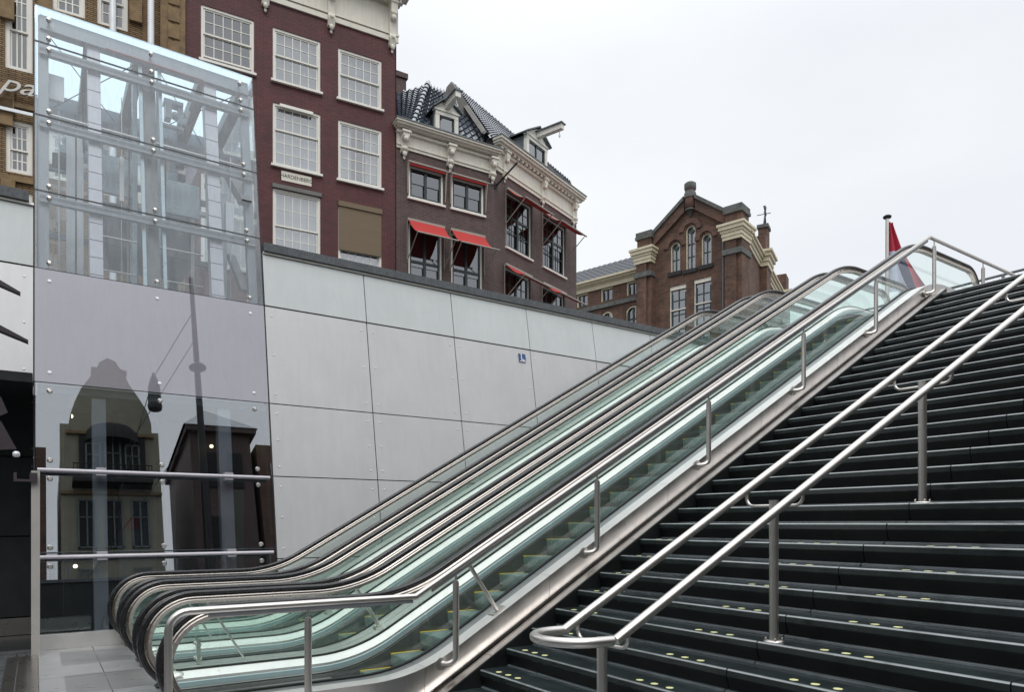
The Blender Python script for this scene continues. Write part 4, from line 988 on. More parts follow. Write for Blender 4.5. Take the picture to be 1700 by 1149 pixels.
# roof of the front wing: hip towards the maroon house, main slope with dormer
zE = zc1 + .03
def pA(u, v, t): return FA.p(u, v, t)
m = MB()
apex = pA(711, 139, 2.6); e0 = pA(683, 206, .1); e0 = (e0[0], .1, zE)
bl = pA(659, 196, .8); tl = pA(659, 178, 2.8)
tiles(m, (.02, .9, zE + .1), (e0[0], .1, zE), (.02, 3.2, tl[2] + .1), apex, .24, .24)
rt = pA(746, 152, 2.6); er = pA(824, 250, .1); er = (er[0], .1, zE)
tiles(m, e0, er, apex, (rt[0] + .5, 2.6, apex[2] - .1), .30, .36, .05, .05)
m.build('roof', 'roof_tile', CHR)
m = MB()
for i in range(12):
    p = Vector(e0).lerp(Vector(apex), i / 12); q = Vector(e0).lerp(Vector(apex), (i + 1.1) / 12); m.tube([p + Vector((0, 0, .05)), q + Vector((0, 0, .05))], .12, 8, True, .085)
m.build('hip_tiles', 'roof_tile', CHR)
m = MB(); c_ = FA.p(660, 125, 4); cz = FA.p(668, 165, 4); m.box(-.6, 3.6, zE, cz[0], 4.6, c_[2] - .3); m.box(-.66, 3.54, c_[2] - .3, cz[0] + .06, 4.66, c_[2] - .1); m.build('chimney', 'brick_purple', CHR)
# gable wall between both roofs
g = [pA(u, v, 1.6) for u, v in ((741, 160), (748, 136), (766, 156), (816, 232), (826, 250), (806, 256), (754, 182))]
MB().slab(g, (.0, .35, 0)).build('gable_parapet', 'render_grey', CHR)
# roof of the side wing
m = MB(); q = lambda u, v, t: FB.p(u, v, t)
r0 = q(753, 141, 3.0); r1 = q(944, 300, 3.0)
zr_ = (r0[2] + r1[2]) / 2
tiles(m, (-.3, .05, ze1 + .03), (sD - .05, .05, ze1 + .03), (r0[0] - .0, 3.0, r0[2]), (r1[0], 3.0, r1[2]), .22, .25, .045, .05)
m.build('roof', 'roof_tile', sw)
m = MB(); m.slab([(r0[0] - .15, 3.0, r0[2] - .1), (-.45, .1, ze1), (-.3, .1, ze1 + .15), (r0[0], 3.0, r0[2] + .1)], (-.12, 0.02, 0)); m.slab([(sD - .05, .1, ze1), (r1[0], 3.0, r1[2]), (sD - .05, 6, ze1)], (.1, 0, 0)); m.build('verge', 'render_grey', sw)
def dormer(root, fac, u0, u1, v0, v1, t, hookside=.75, cheek=1.5, side_mat='lead_grey', peak=.45, beam=1.0):
    a, z0, b, z1 = fac.rect(u0, v1, u1, v0, t) if False else (fac.at(u0, v0, t)[0], fac.at(u0, v1, t)[1], fac.at(u1, v0, t)[0], fac.at(u0, v0, t)[1])
    xm = (a + b) / 2; m = MB(); w_ = .16
    m.box(a, t - .05, z0, a + w_, t + .1, z1); m.box(b - w_, t - .05, z0, b, t + .1, z1); m.box(a, t - .06, z1 - .14, b, t + .1, z1); m.box(a - .06, t - .1, z1, b + .06, t + .1, z1 + .06)
    m.slab([(a - .06, t - .06, z1 + .06), (b + .06, t - .06, z1 + .06), (xm, t - .06, z1 + .06 + peak)], (0, .14, 0))
    d = m.build('dormer', 'white_paint', root)
    c = MB(); c.box(a + .02, t + .1, z0, a + .06, t + cheek, z1); c.box(b - .06, t + .1, z0, b - .02, t + cheek, z1); c.build('cheek', side_mat, d)
    r_ = MB()
    for s_ in (0, 1):
        x0, x1 = (a - .12, xm) if s_ == 0 else (xm, b + .12); zz0, zz1 = (z1 + .04, z1 + .1 + peak) if s_ == 0 else (z1 + .1 + peak, z1 + .04)
        r_.hexa([(x0, t - .2, zz0), (x1, t - .2, zz1), (x1, t + cheek + .4, zz1), (x0, t + cheek + .4, zz0)], [(x0, t - .2, zz0 + .05), (x1, t - .2, zz1 + .05), (x1, t + cheek + .4, zz1 + .05), (x0, t + cheek + .4, zz0 + .05)])
    r_.build('dormer_roof', 'lead_grey', d)
    h = MB(); h.box(xm - .1, t - beam, z1 + .12, xm + .1, t + .1, z1 + .12 + .2); h.build('hoist_beam', 'white_paint', d)
    h2 = MB(); h2.box(xm - .16, t - beam - .05, z1 + .321, xm + .16, t + .1, z1 + .36); h2.build('beam_cover', 'lead_grey', d)
    k = MB().tube([(xm, t - beam + .15, z1 + .12), (xm, t - beam + .15, z1 - .02), (xm + .06, t - beam + .15, z1 - .1), (xm, t - beam + .15, z1 - .16), (xm - .06, t - beam + .15, z1 - .1)], .018, 6); k.build('hook', 'lift_white', d)
    p = MB(); p.add([(a + w_, t + .03, z0 + .1), (b - w_, t + .03, z0 + .1), (b - w_, t + .03, z1 - .14), (a + w_, t + .03, z1 - .14)], [(0, 1, 2, 3)]); p.build('pane', 'glass_window', d)
    n_ = MB(); n_.box(a + w_, t, z0 + .05, a + w_ + .05, t + .06, z1 - .14); n_.box(b - w_ - .05, t, z0 + .05, b - w_, t + .06, z1 - .14); n_.box(xm - .03 if hookside > 1 else a + w_, t, z0 + .05, (xm + .03) if hookside > 1 else a + w_ + .04, t + .06, z1 - .14); n_.build('sash', 'green_black', d)
    b_ = MB(); b_.box(a + .08, t + .3, z0, b - .08, t + .32, z1); b_.build('room', 'interior_dark', d)
dormer(CHR, FA, 722, 760, 182, 228, .35, peak=.42, beam=.95)
dormer(sw, FB, 873, 907, 222, 288, .12, hookside=2, cheek=2.3, peak=.45, beam=1.25)
# ------------------------------------------------------------------ far brick hall with stepped gable and wing
FC = Fac('brick_hall', 1232, 46.0, R(-74), z0=5.2, label='tall brown brick hall with a pinnacled gable, three arched windows and cream pier caps', cat='building')
HR = FC.root; C = lambda u, v, t=0.0: FC.at(u, v, t)
def cr(*q): return FC.rect(*q)
def arch(r, n=10):
    a, z0, b, z1 = r; rad = (b - a) / 2; xm = (a + b) / 2
    return [(a, z0), (b, z0)] + [(xm + rad * math.cos(math.pi * i / n), z1 - rad + rad * math.sin(math.pi * i / n)) for i in range(n + 1)]
aw = [cr(1112.7, 404, 1129, 449), cr(1138, 376, 1154.5, 444.5), cr(1164, 389, 1181, 437)]
lw_ = [cr(1111.6, 477, 1139, 560), cr(1152, 465, 1180.6, 550)]; lw_ = [(a, min(z0, z1 - 5), b, z1) for a, z0, b, z1 in lw_]
sG0 = C(1074, 400)[0]; sG1 = C(1222, 400)[0]
out_ = [(sG0, -.5), (sG1, -.5), (sG1, C(1210, 360)[1]), C(1207, 355), C(1156, 331), C(1147, 326), C(1137, 334), C(1088, 391), (sG0, C(1080, 400)[1])]
holed(out_, [arch(r) for r in aw] + [rhole(r) for r in lw_], .3).build('gable_wall', 'brick_brown', HR)
def pwin(r, arched):
    a, z0, b, z1 = r; m = MB(); w_ = .085; xm = (a + b) / 2; rad = (b - a) / 2
    if arched:
        pts = arch(r, 14); inner = arch((a + w_, z0 + w_ * .4, b - w_, z1 - w_), 14)
        n = len(pts); m.add([(x, .10, z) for x, z in pts] + [(x, .10, z) for x, z in inner] + [(x, .2, z) for x, z in inner], [(i, (i + 1) % n, (i + 1) % n + n, i + n) for i in range(n)] + [(i + n, (i + 1) % n + n, (i + 1) % n + 2 * n, i + 2 * n) for i in range(n)])
    else:
        m.box(a, .08, z0, a + .07, .2, z1); m.box(b - .03, .08, z0, b, .2, z1); m.box(a, .06, z1 - .26, b, .2, z1); m.box(a, .07, z1 - 1.7, b, .19, z1 - 1.62)
    wi = m.build('window', 'cream_yellow' if arched else 'cream_paint', HR)
    g = MB(); poly = [Vector((x, .22, z)) for x, z in (arch((a + w_, z0, b - w_, z1 - w_)) if arched else rhole(r))]; g.add(poly, [tuple(t) for t in tessellate_polygon([poly])]); g.build('pane', 'glass_hall', wi)
    k = MB(); k.box(xm - .035, .17, z0, xm + .035, .215, z1 - w_)
    nn = int((z1 - z0) / 1.0)
    for i in range(1, nn + 1):
        z = z0 + (z1 - z0 - rad) * i / (nn + .0) if arched else z0 + (z1 - z0) * i / nn
        if z < z1 - w_: k.box(a + w_, .171, z - .03, b - w_, .214, z + .03)
    if not arched: k.box(a + w_, .15, z0, a + w_ + .07, .216, z1 - .5); k.box(b - w_ - .07, .15, z0, b - w_, .216, z1 - .5)
    if arched:
        for q_ in range(16):
            t0, t1 = 2 * math.pi * q_ / 16, 2 * math.pi * (q_ + 1) / 16; rr_ = rad * .45
            k.tube([(xm + rr_ * math.cos(t0), .19, z1 - rad + rr_ * math.sin(t0)), (xm + rr_ * math.cos(t1), .19, z1 - rad + rr_ * math.sin(t1))], .03, 5, False)
    k.build('glazing_bars', 'green_black', wi)
    s_ = MB(); s_.box(a - .15, -.12, z0 - .28, b + .15, .1, z0 - .02); s_.build('sill', 'iron_black', wi)
    rb = MB(); rb.box(a - .1, 1.2, z0 - .2, b + .1, 1.25, z1 + .2); rb.build('room', 'interior_dark', wi)
for r in aw: pwin(r, True)
for r in lw_: pwin(r, False)
# raised brick hoods over the arched windows
for r in aw:
    a, z0, b, z1 = r; xm = (a + b) / 2; rad = (b - a) / 2; m = MB()
    for i in range(12):
        t0, t1 = math.pi * i / 12, math.pi * (i + 1) / 12; P_ = []
        for rr_, tt in ((rad + .12, t0), (rad + .45, t0), (rad + .45, t1), (rad + .12, t1)): P_.append((xm + rr_ * math.cos(tt), -.001, z1 - rad + rr_ * math.sin(tt)))
        m.slab(P_, (0, -.10, 0))
    m.build('brick_hood', 'brick_brown', HR)
def strip(mb, p, q, h, d):               # coping strip following the gable
    (x0, z0), (x1, z1) = p, q; mb.hexa([(x0, -d, z0), (x1, -d, z1), (x1, .6, z1), (x0, .6, z0)], [(x0, -d, z0 + h), (x1, -d, z1 + h), (x1, .6, z1 + h), (x0, .6, z0 + h)])
m = MB(); strip(m, C(1087, 392), C(1138, 335), .28, .35); strip(m, C(1156, 331), C(1208, 356), .28, .35); m.build('coping', 'stone_grey', HR)
m = MB()
for p, q in ((C(1087, 392), C(1138, 335)), (C(1156, 331), C(1208, 356))): strip(m, (p[0], p[1] - .75), (q[0], q[1] - .75), .75, .22)
m.build('raking_band', 'brick_brown', HR)
def pier(s0, s1, u, capv0, capv1, topv, bandv, y0=-.45, y1=.9, k=.62):
    z = lambda v: C(u, v)[1]; m = MB()
    m.box(s0, y0, -.5, s1, y1, z(capv1)); m.box(s0 + .12, y0 - .14, -.5, s0 + (s1 - s0) * .72, y0 + .1, z(capv1)); m.box(s0 + .05, y0 + .05, z(capv0), s1 - .05, y1 - .05, z(topv) - .3)
    p = m.build('pier', 'brick_brown', HR)
    h = (z(capv0) - z(capv1)); m = MB(); zz = z(capv1)
    for i, (f0, f1, ex) in enumerate(((0, .22, .08), (.22, .45, .16), (.45, .62, .26), (.62, .85, .42), (.85, 1.0, .55))):
        m.box(s0 - ex * k, y0 - .15 - ex * k, zz + f0 * h, s1 + ex * k, y1 + ex * k, zz + f1 * h)
    m.build('cream_cap', 'cream_yellow', p)
    m = MB(); m.box(s0 - .06, y0 - .08, z(topv) - .5, s1 + .06, y1 + .05, z(topv) - .3); m.box(s0 - .02, y0 - .05, z(topv) - .3, s1 + .02, y1 + .02, z(topv)); m.box(s0 - .08, y0 - .22, z(bandv) - .2, s1 + .08, y1 + .1, z(bandv) + .15); m.build('stone_cap', 'stone_grey', p)
pier(C(1061.5, 400)[0], C(1086.6, 400)[0], 1070, 418, 442, 389, 460)
pier(C(1207, 400)[0], C(1236, 400)[0], 1220, 376, 402, 344, 421)
# pinnacle on its corbel
m = MB(); a, z = C(1138.5, 327); b, _ = C(1155.5, 327); zt = C(1147, 305)[1]; xm = (a + b) / 2; rad = (b - a) / 2
m.lathe((xm, -.1, 0), [(rad * .15, C(1147, 358)[1]), (rad * .8, C(1147, 346)[1]), (rad, C(1147, 344)[1]), (rad, C(1147, 328)[1]), (rad * .9, C(1147, 327)[1]), (rad * .9, zt - .3)], 8); pn_ = m.build('pinnacle', 'brick_brown', HR)
m = MB(); m.lathe((xm, -.1, 0), [(rad * .92, zt - .5), (rad * 1.12, zt - .40), (rad * 1.12, zt - .08), (rad * .85, zt + .02)], 8); m.lathe((xm, -.1, 0), [(rad * 1.12, z - .25), (rad * 1.15, z), (rad * .95, z + .2)], 8); m.lathe((xm, -.1, 0), [(rad * .1, C(1147, 361)[1]), (rad * .85, C(1147, 348)[1]), (rad * 1.02, C(1147, 343)[1] - .3)], 8); m.build('stone_cap', 'stone_grey', pn_)
m = MB(); a, z = C(1207, 360); m.tube([(a - .2, -.15, 0), (a - .2, -.15, z - 1)], .07, 8); m.build('downpipe', 'lead_grey', HR)
m = MB(); m.slab([(sG0 + .2, .5, -.5), (sG1 - .2, .5, -.5), (sG1 - 3.2, 14, -.5), (sG0 + .2, 14, -.5)], (0, 0, C(1075, 415)[1])); m.slab([(sG0 + .4, .7, C(1075, 420)[1]), (sG1 - .4, .7, C(1075, 420)[1]), ((sG0 + sG1) / 2, .7, C(1147, 335)[1])], (-1.6, 8, 0)); m.build('hall_body', 'roof_tile', HR)
# side front of the hall going away to the right
FD = Fac('hall_side', 1236, 46.0, R(27), z0=5.2); hs = FD.root
off = FD.o - FC.o; hs.parent = HR; hs.location = (off.dot(FC.e), off.dot(FC.n), 0); hs.rotation_euler = (0, 0, FD.a - FC.a)
D = lambda u, v, t=0.0: FD.at(u, v, t)
zcap1 = C(1220, 374)[1] ; zcap0 = C(1220, 402)[1]
LD = D(1262, 450)[0]
m = MB(); m.box(0, .0, -.5, LD + 10, .4, zcap0 + .2); m.build('side_wall', 'brick_brown', hs)
m = MB(); h = zcap1 - zcap0 - .3
for f0, f1, ex in ((0, .3, .1), (.3, .6, .18), (.6, .85, .30), (.85, 1, .42)): m.box(.3, -ex, zcap0 + f0 * h, LD + 10, .3, zcap0 + f1 * h)
m.build('cornice', 'cream_yellow', hs)
for s_, top_ in ((LD, zcap1 + 1.2), (LD + 10, zcap1 + 1.5)):
    m = MB(); m.box(s_ - .2, -.5, -.5, s_ + 1.5, .6, zcap0); m.box(s_ - .1, -.4, zcap1, s_ + 1.4, .6, top_); p = m.build('pier', 'brick_brown', hs)
    m = MB(); h = zcap1 - zcap0
    for f0, f1, ex in ((0, .3, .1), (.3, .6, .18), (.6, .85, .30), (.85, 1, .42)): m.box(s_ - .2 - ex, -.5 - ex, zcap0 + f0 * h, s_ + 1.5 + ex, .6, zcap0 + f1 * h)
    m.build('cream_cap', 'cream_yellow', p)
m = MB(); za = zcap1 + 1.0
g0 = D(1255, 455, .8); g1 = D(1278, 455, .8); g2 = D(1268, 400, .8); m.slab([(g0[0], .8, zcap0), (g1[0], .8, zcap0), (g1[0], .8, zcap1 + .3), (g2[0], .8, g2[1]), (g0[0], .8, zcap1 + .5)], (0, .6, 0)); m.build('side_gable', 'brick_brown', hs)
ch, zc_ = D(1270, 392, 2.0); m = MB(); zt_ = D(1270, 376, 2.0)[1]; m.box(ch - .6, 1.7, za - 1, ch + .6, 2.5, zt_ - .3); p = m.build('chimney', 'brick_brown', hs)
m = MB(); m.box(ch - .72, 1.6, zt_ - .3, ch + .72, 2.6, zt_); m.build('stone_cap', 'stone_grey', p)
zv = D(1270, 341, 2.0)[1]; m = MB(); m.tube([(ch, 2, zt_), (ch, 2, zv)], .06, 6); 
for z_ in (.6,): m.tube([(ch - .5, 2, zt_ + (zv - zt_) * z_), (ch + .5, 2, zt_ + (zv - zt_) * z_)], .035, 5); m.tube([(ch, 1.5, zt_ + (zv - zt_) * z_), (ch, 2.7, zt_ + (zv - zt_) * z_)], .035, 5)
zk = zt_ + (zv - zt_) * .85; m.slab([(ch - .7, 2, zk), (ch + .1, 2, zk + .25), (ch + .9, 2, zk + .5), (ch + .6, 2, zk), (ch + .9, 2, zk - .3), (ch, 2, zk - .2)], (0, .05, 0))
m.tube([(ch - .7, 2, zt_), (ch, 2, zt_ + 1.2), (ch + .7, 2, zt_)], .05, 5); m.build('weather_vane', 'iron_black', p)
# lower wing of the hall
FW = Fac('hall_wing', 1064, 46.0, R(-74), z0=5.2, label='low brick wing with a ribbed slate roof and cream cornice beside the brick hall', cat='building')
FW.o = FC.o + FC.e * C(1064, 450)[0] + FC.n * .8; FW.root.location = (FW.o.x, FW.o.y, 5.2)
V = FW.root; Q = lambda u, v, t=0.0: FW.at(u, v, t)
sW0 = Q(905, 480)[0]
zw1 = (Q(954, 477)[1] + Q(1062, 446.7)[1]) / 2; zw0 = (Q(954, 492)[1] + Q(1062, 463)[1]) / 2
wr = [FW.rect(957, 490.5, 976, 506), FW.rect(997, 480, 1017, 498), FW.rect(1039.5, 468.5, 1061, 487)]
zq1 = sum(r[3] for r in wr) / 3; zq0 = sum(r[1] for r in wr) / 3; wr = [(r[0], zq0, r[2], zq1) for r in wr]
ar_ = [FW.rect(957, 528, 976, 560), FW.rect(997, 519, 1017, 560), FW.rect(1038, 509, 1061, 550)]; zz1 = sum(r[3] for r in ar_) / 3; ar_ = [(r[0], zz1 - 4, r[2], zz1) for r in ar_]
def segarch(r, n=8):
    a, z0, b, z1 = r; xm = (a + b) / 2; hw_ = (b - a) / 2
    return [(a, z0), (b, z0)] + [(xm + hw_ * math.cos(math.pi * i / n), z1 - .45 + .45 * math.sin(math.pi * i / n)) for i in range(n + 1)]
holed([(sW0, -.5), (0, -.5), (0, zw1), (sW0, zw1)], [rhole(r) for r in wr] + [segarch(r) for r in ar_], .25).build('wall', 'brick_brown', V)
for r in wr + ar_:
    a, z0, b, z1 = r; ah = r in ar_; m = MB(); w_ = .14
    m.box(a, .08, z0, a + w_, .2, z1 - (.4 if ah else 0)); 
    if ah:
        pts = segarch(r); inn = segarch((a + w_, z0, b - w_, z1 - w_)); n = len(pts); m.add([(x, .08, z) for x, z in pts] + [(x, .08, z) for x, z in inn], [(i, (i + 1) % n, (i + 1) % n + n, i + n) for i in range(n)]); m.box(a, .07, z1 - 1.7, b, .2, z1 - 1.5)
    else: m.box(a + w_, .081, z1 - .12, b, .2, z1)
    wi = m.build('window', 'cream_yellow', V); xm = (a + b) / 2
    k = MB(); k.box(xm - .05, .15, z0, xm + .05, .22, z1 - .1); k.box(a + w_, .15, z0, a + w_ + .1, .22, z1 - .3); k.box(b - .12, .15, z0, b, .22, z1 - .3); k.box(a + w_, .151, z0, b, .219, z0 + .1)
    if ah: k.box(a, .15, z1 - 1.0, b, .22, z1 - .93)
    k.build('glazing_bars', 'green_black', wi)
    g = MB(); g.add([(a, .23, z0), (b, .23, z0), (b, .23, z1), (a, .23, z1)], [(0, 1, 2, 3)]); g.build('pane', 'glass_window_dim', wi)
    rb = MB(); rb.box(a - .1, 1.2, z0 - .2, b + .1, 1.25, z1 + .2); rb.build('room', 'interior_dark', wi)
m = MB(); h = zw1 - zw0
for f0, f1, ex in ((0, .12, .15), (.12, .5, .08), (.5, .62, .2), (.62, .8, .4), (.8, 1, .6)): m.box(sW0, -ex, zw0 + f0 * h, -.05, -.001, zw0 + f1 * h)
m.build('cornice', 'cream_yellow', V)
m = MB(); m.box(sW0, -.15, zq0 - .5, -.05, -.001, zq0 - .2); m.build('string_course', 'stone_grey', V)
zrf = (Q(954, 454, 5)[1] + Q(1055, 426, 5)[1]) / 2; m = MB(); tiles(m, (sW0, -.4, zw1), (0, -.4, zw1), (sW0, 5, zrf), (0, 5, zrf), .5, .6, .06, .02); m.build('roof', 'slate', V)
m = MB(); m.box(sW0, .5, -.5, -.1, 8, zw1 - .2); m.build('wing_body', 'brick_brown', V)
# ------------------------------------------------------------------ upper plaza: mesh fence, flag, column
def mesh_fence(p0, p1, h, root_label, n):
    p0, p1 = Vector(p0), Vector(p1); r = empty('mesh_fence', p0, 0, root_label, 'fence'); d = p1 - p0; L_ = d.length
    MB().tube([p0 + Vector((0, 0, h)), p1 + Vector((0, 0, h))], .028, 8).build('top_rail', 'frame_grey', r, True)
    for i in range(n + 1):
        q = p0 + d * i / n; MB().tube([q, q + Vector((0, 0, h))], .03, 8).build('post', 'frame_grey', r, True)
    m = MB(); k = int(L_ / .11)
    for i in range(k): q = p0 + d * i / k; m.tube([q + Vector((0, 0, .05)), q + Vector((0, 0, h - .05))], .003, 4, False)
    for i in range(10): z = .1 + i * (h - .15) / 10; m.tube([p0 + Vector((0, 0, z)), p1 + Vector((0, 0, z))], .003, 4, False)
    m.build('wire_mesh', 'frame_grey', r, True)
mesh_fence((16.2, 12.0, TOP_Z), (16.2, 2.5, TOP_Z), 1.24, 'low wire mesh fence across the plaza at the head of the stairs', 5)
mesh_fence((17.3, 12.3, 5.44), (17.3, 13.2, 5.44), 1.05, 'short piece of mesh fence at the end of the dark coping', 1)
def at_d(u, v, d): r = ray(u, v); return Vector((r[0] * d, r[1] * d, HC + r[2] * d))
fb = at_d(1473, 500, 17.5); ft = at_d(1473, 362, 17.5)
fl = empty('flagpole', (fb.x, fb.y, TOP_Z), 0, 'slim steel flagpole with a limp red, white and blue flag on the upper plaza', 'flagpole')
MB().tube([(fb.x, fb.y, TOP_Z), (ft.x, ft.y, ft.z)], .05, 12, True, .04).build('pole', 'brushed_steel', fl, True)
MB().lathe((ft.x, ft.y, ft.z), [(.05, -.02), (.09, 0), (.10, .04), (.06, .07)], 12).build('finial', 'iron_black', fl, True)
flag = empty('flag', (ft.x, ft.y, ft.z - .1), 0, 'limp red, white and blue flag hanging in folds from the slim flagpole', 'flag')
rv_ = Vector((SS, -CC, 0)); fv = Vector((CC, SS, 0))
def flagpt(a, b):   # a: across the stripes 0..1, b: down the hoist 0..1
    u = 1474.5 + (8 + 62 * b ** 1.25) * a ** 1.0; v = 368 + 118 * b + 2 * a
    p = at_d(u, v, 17.5); return p + fv * (.07 * math.sin(a * 13 + b * 3) * (.4 + b)) + rv_ * (.03 * math.sin(a * 17 + b * 5) * b)
for nm, a0_, a1_, b0_, b1_, mt in (('red_stripe', 0, 1, 0, .42, 'flag_red'), ('white_stripe', 0, .50, .42, 1, 'flag_white'), ('blue_stripe', .50, .68, .42, 1, 'flag_blue'), ('red_stripe', .68, 1, .42, 1, 'flag_red')):
    m = MB(); n = 12; vs = [flagpt(a0_ + (a1_ - a0_) * i / n, b0_ + (b1_ - b0_) * j / n) for j in range(n + 1) for i in range(n + 1)]
    m.add(vs, [(j * (n + 1) + i, j * (n + 1) + i + 1, (j + 1) * (n + 1) + i + 1, (j + 1) * (n + 1) + i) for j in range(n) for i in range(n)], True); m.build(nm, mt, flag, True)
cb = at_d(1536, 470, 18.5); tag(MB().lathe((cb.x, cb.y, TOP_Z), [(.22, 0), (.22, 1.45), (.20, 1.47)], 24).build('round_column', 'column_light'), 'pale grey round column behind the glass at the top of the escalators', 'column')
cb = at_d(1412, 500, 21); tag(MB().lathe((cb.x, cb.y, TOP_Z), [(.2, 0), (.2, 1.25), (.18, 1.27)], 24).build('round_column', 'column_light'), 'second pale round column, seen through the middle escalator glass', 'column')
# canopy frames beyond the heads of the escalators
cn = empty('plaza_shelter', (16, 11, TOP_Z), 0, 'low glazed shelter with pale steel tubes beyond the heads of the escalators', 'shelter')
for y in (8.2, 9.6, 11.0):
    MB().tube([(15.6, y, 6.35), (22, y, 6.35)], .06, 10).build('roof_tube', 'column_light', cn, True)
for x in (15.6, 17.7, 19.8, 22):
    for y in (8.2, 11.0): MB().tube([(x, y, TOP_Z), (x, y, 6.35)], .05, 10).build('post', 'column_light', cn, True)
    MB().tube([(x, 8.2, 6.35), (x, 11.0, 6.35)], .05, 10).build('cross_tube', 'column_light', cn, True)
MB().box(15.6, 8.2, 6.42, 22, 11.0, 6.44).build('glass_roof', 'glass_tower', cn, True)
# ------------------------------------------------------------------ dark lamps at the left edge
def shade(u0, v0, u1, v1, d, th, label):
    a = at_d(u0, v0, d); b = at_d(u1, v1, d); r = empty('wall_lamp', a, 0, label, 'lamp', 'dark lamp shades at the picture edge')
    up = Vector((0, 0, th)); side_ = Vector(ray(u1, v1)) * .28
    m = MB(); m.hexa([a, b, b + side_, a + side_], [a + up, b + up * .25, b + side_ + up * .25, a + side_ + up]); m.build('shade', 'fixture_mauve', r, True)
    m = MB(); m.hexa([a - up * .35, b - up * .30, b + side_ - up * .3, a + side_ - up * .35], [a - Vector((0, 0, .002)), b - Vector((0, 0, .002)), b + side_, a + side_]); m.build('louvre', 'iron_black', r, True)
    return r
shade(-40, 455, 34, 488, 5.0, .06, 'upper of the two flat dark lamp shades in front of the grey panels')
shade(-40, 532, 47, 568, 5.0, .06, 'lower of the two flat dark lamp shades in front of the grey panels')
r = empty('camera_bracket', at_d(-20, 700, 5), 0, 'dark triangular bracket with a small lamp below the two shades', 'bracket')
m = MB(); m.slab([at_d(-30, 645, 5), at_d(2, 660, 5), at_d(13, 685, 5), at_d(2, 690, 5), at_d(-30, 680, 5)], Vector(ray(8, 675)) * .1); m.build('arm', 'fixture_mauve', r, True)
m = MB(); m.slab([at_d(-30, 690, 5), at_d(2, 700, 5), at_d(28, 746, 5), at_d(-30, 748, 5)], Vector(ray(20, 740)) * .05); m.build('plate', 'fixture_mauve', r, True)
p = at_d(27, 752, 5); MB().lathe((p.x, p.y, p.z - .02), [(.012, .03), (.022, .02), (.022, 0), (.015, -.01)], 12).build('small_lamp', 'lift_white', r, True)
p0 = at_d(-8, 330, 5); p1 = at_d(3, 372, 5)
# ------------------------------------------------------------------ buildings across the street (seen mirrored in the lift glass)
OY = -14.0
gh = empty('gabled_house', (3.0, OY, 5.2), 0, 'ochre stucco bell-gabled house across the street, mirrored in the lift base', 'house')
bell = [(.95, 5.2), (5.15, 5.2), (5.15, 15.7), (4.85, 15.7), (4.85, 16.2), (4.7, 16.9), (4.3, 17.7), (3.9, 18.4), (3.75, 18.9), (3.85, 18.95), (3.85, 19.1), (3.55, 19.2), (3.35, 19.6), (3.0, 19.75), (2.65, 19.45), (2.55, 19.15), (2.3, 19.15), (2.3, 19.0), (2.35, 18.9), (2.2, 18.5), (1.85, 17.9), (1.55, 17.1), (1.38, 16.4), (1.3, 15.9), (.95, 15.9)]
MB().slab([(x, OY, z) for x, z in bell], (0, -.5, 0)).build('front', 'stucco_ochre', gh, True)
m = MB(); m.box(1.7, OY - .45, 13.0, 4.5, OY + .12, 15.3); m.lathe((3.1, OY - .55, 15.0), [(1.35, 0), (1.3, .5), (1.0, .9)], 20); m.build('bay_window', 'interior_dark', gh, True)
m = MB(); m.box(1.4, OY - .1, 12.6, 4.7, OY + .9, 12.8)
for i in range(24): m.tube([(1.45 + i * .14, OY + .85, 12.8), (1.45 + i * .14, OY + .85, 13.5)], .02, 5, False)
m.tube([(1.4, OY + .85, 13.5), (4.7, OY + .85, 13.5)], .03, 6); m.build('balcony', 'iron_black', gh, True)
m = MB()
for x in (1.6, 2.7, 3.8): m.box(x, OY + .01, 9.6, x + .75, OY + .06, 12.0)
m.build('window', 'interior_dark', gh, True)
MB().box(1.0, OY - 8, 5.2, 5.1, OY - .5, 15.1).build('house_body', 'render_grey', gh, True)
th_ = empty('hipped_house', (8, OY, 5.2), 0, 'dark brick house with a hipped tiled roof across the street, mirrored in the lift base', 'house')
MB().box(6.6, OY - 7, 5.2, 9.6, OY, 16.2).box(6.4, OY - 7.2, 15.9, 9.9, OY + .3, 16.2).build('wall', 'brick_purple', th_, True)
MB().add([(6.3, OY + .35, 16.2), (10, OY + .35, 16.2), (10, OY - 7, 16.2), (6.3, OY - 7, 16.2), (7.9, OY - 2.2, 18.4), (8.4, OY - 4.5, 18.4)], [(0, 1, 4), (1, 2, 5, 4), (2, 3, 5), (3, 0, 4, 5)]).build('roof', 'roof_tile', th_, True)
MB().box(7.2, OY + .01, 12.8, 7.9, OY + .06, 14.8).box(8.4, OY + .01, 12.8, 9.1, OY + .06, 14.8).box(7.2, OY + .01, 9.2, 7.9, OY + .06, 11.2).build('window', 'interior_dark', th_, True)
def row_house(x0, x1, h, mat, label, y=OY):
    r = empty('row_house', ((x0 + x1) / 2, y, 5.2), 0, label, 'house', 'plain houses across the street')
    MB().box(x0, y - 8, 5.2, x1, y, h).build('wall', mat, r, True)
    m = MB(); n = max(1, int((x1 - x0) / 1.9)); w_ = (x1 - x0) / n
    for i in range(n):
        z = 6.6
        while z < h - 2: m.box(x0 + (i + .28) * w_, y + .01, z, x0 + (i + .72) * w_, y + .05, z + 1.7); z += 3.0
    m.build('windows', 'glass_fascia', r, True)
m = MB()
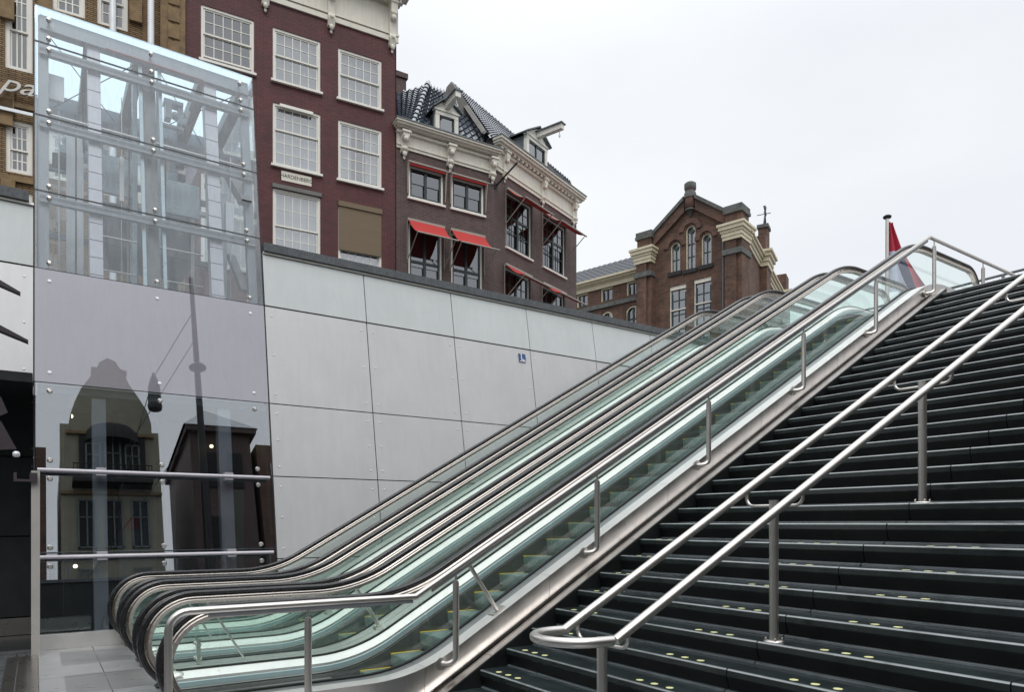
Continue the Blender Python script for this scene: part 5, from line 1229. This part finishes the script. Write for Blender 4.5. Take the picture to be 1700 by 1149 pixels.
for x0, x1, z0, z1 in ((1.95, 2.6, 13.2, 14.9), (2.75, 3.45, 13.2, 15.1), (3.6, 4.25, 13.2, 14.9), (1.6, 2.35, 9.6, 12.0), (2.7, 3.45, 9.6, 12.0), (3.8, 4.55, 9.6, 12.0), (1.6, 2.35, 6.2, 8.6), (3.8, 4.55, 6.2, 8.6)):
    y = OY + .125 if z0 > 13 else OY + .065
    for a_, b_, c_, d_ in ((x0, z0, x0 + .07, z1), (x1 - .07, z0, x1, z1), (x0, z1 - .07, x1, z1), (x0, z0, x1, z0 + .07), ((x0 + x1) / 2 - .03, z0, (x0 + x1) / 2 + .03, z1), (x0, z0 + (z1 - z0) * .62, x1, z0 + (z1 - z0) * .62 + .05)): m.box(a_, y, b_, c_, y + .05, d_)
m.build('window_bars', 'lead_grey', gh, True)
MB().box(1.2, OY, 15.35, 4.9, OY + .18, 15.5).box(.95, OY, 12.25, 5.15, OY + .15, 12.4).box(.95, OY, 9.1, 5.15, OY + .12, 9.25).build('string_course', 'stone_ochre', gh, True)
row_house(-12, .4, 14.6, 'brick_brown', 'broad brown brick house across the street, left of the gabled one in the mirror image')
row_house(9.9, 17, 15.4, 'brick_brown', 'brown brick house across the street beside the hipped roof')
row_house(17.2, 27, 13.2, 'stucco_ochre', 'ochre plastered house across the street beyond the brown one')
row_house(27.2, 45, 15.0, 'brick_purple', 'long purple brick house at the far end of the street row')
row_house(-40, -12.2, 13.0, 'stucco_ochre', 'long ochre house across the street, farthest to the left')
# end of the street behind the camera
r = empty('row_house', (-30, 0, 5.2), 0, 'brown brick block closing the street behind the pit', 'house', 'plain houses across the street')
MB().box(-40, -12, 5.2, -26, 24, 12).build('wall', 'brick_brown', r, True)
ow_ = empty('opposite_wall', (-2, SF - .3, 0), 0, 'dark stone retaining wall of the pit on the far side of the stairs', 'wall')
MB().box(-14, SF - .4, -.3, 3.4, SF - .012, 6.2).build('wall_face', 'panel_dark', ow_, True)
MB().box(-14, SF - .45, 6.2, 12.6, SF + .05, 6.32).build('coping', 'granite_coping', ow_, True)
MB().box(-14.4, SF - .4, -.3, -14.001, 12.9, 6.2).build('end_wall', 'panel_dark', ow_, True)
mesh_fence((-10, SF - .2, 6.32), (12, SF - .2, 6.32), 1.1, 'long wire mesh fence on top of the dark wall across the stairs', 12)
# street lamp and hanging lantern mirrored in the mauve panel
lp = empty('street_lamp', (7.0, OY + 1.2, 5.2), 0, 'tall tapering steel mast holding overhead wires, mirrored in the mauve panel', 'mast')
LY = OY + 1.2
MB().tube([(6.9, LY, 5.2), (7.0, LY, 24.6)], .24, 12, True, .11).build('mast', 'iron_black', lp, True)
MB().lathe((7.0, LY, 19.0), [(.2, -.1), (.42, 0), (.42, .08), (.2, .3)], 14).build('collar', 'iron_black', lp, True)
MB().tube([(7.0, LY, 22.5), (4.9, LY, 18.2), (3.0, LY, 11)], .022, 6).tube([(7.0, LY, 20.8), (3.5, LY, 14)], .02, 6).tube([(7.0, LY, 16), (2, LY, 8.0)], .02, 6).build('wire', 'iron_black', lp, True)
ln = empty('hanging_lantern', (4.93, LY, 17.0), 0, 'bullet-shaped lantern hanging on the overhead wire, mirrored in the mauve panel', 'lantern')
MB().lathe((4.9, LY, 16.9), [(.30, -.5), (.34, -.3), (.30, -.2), (.30, .1), (.28, .7), (.17, 1.2), (.02, 1.6)], 16).build('shade', 'iron_black', ln, True)
bpy.context.view_layer.update()
for holder, root in ((sw, CHR), (hs, HR)):           # wing parts hang directly on their house
    mw = holder.matrix_local.copy()
    for c in kids(holder):
        ml = c.matrix_local.copy(); c.parent = root; c.matrix_local = mw @ ml
    bpy.data.objects.remove(holder)
bpy.context.view_layer.update()
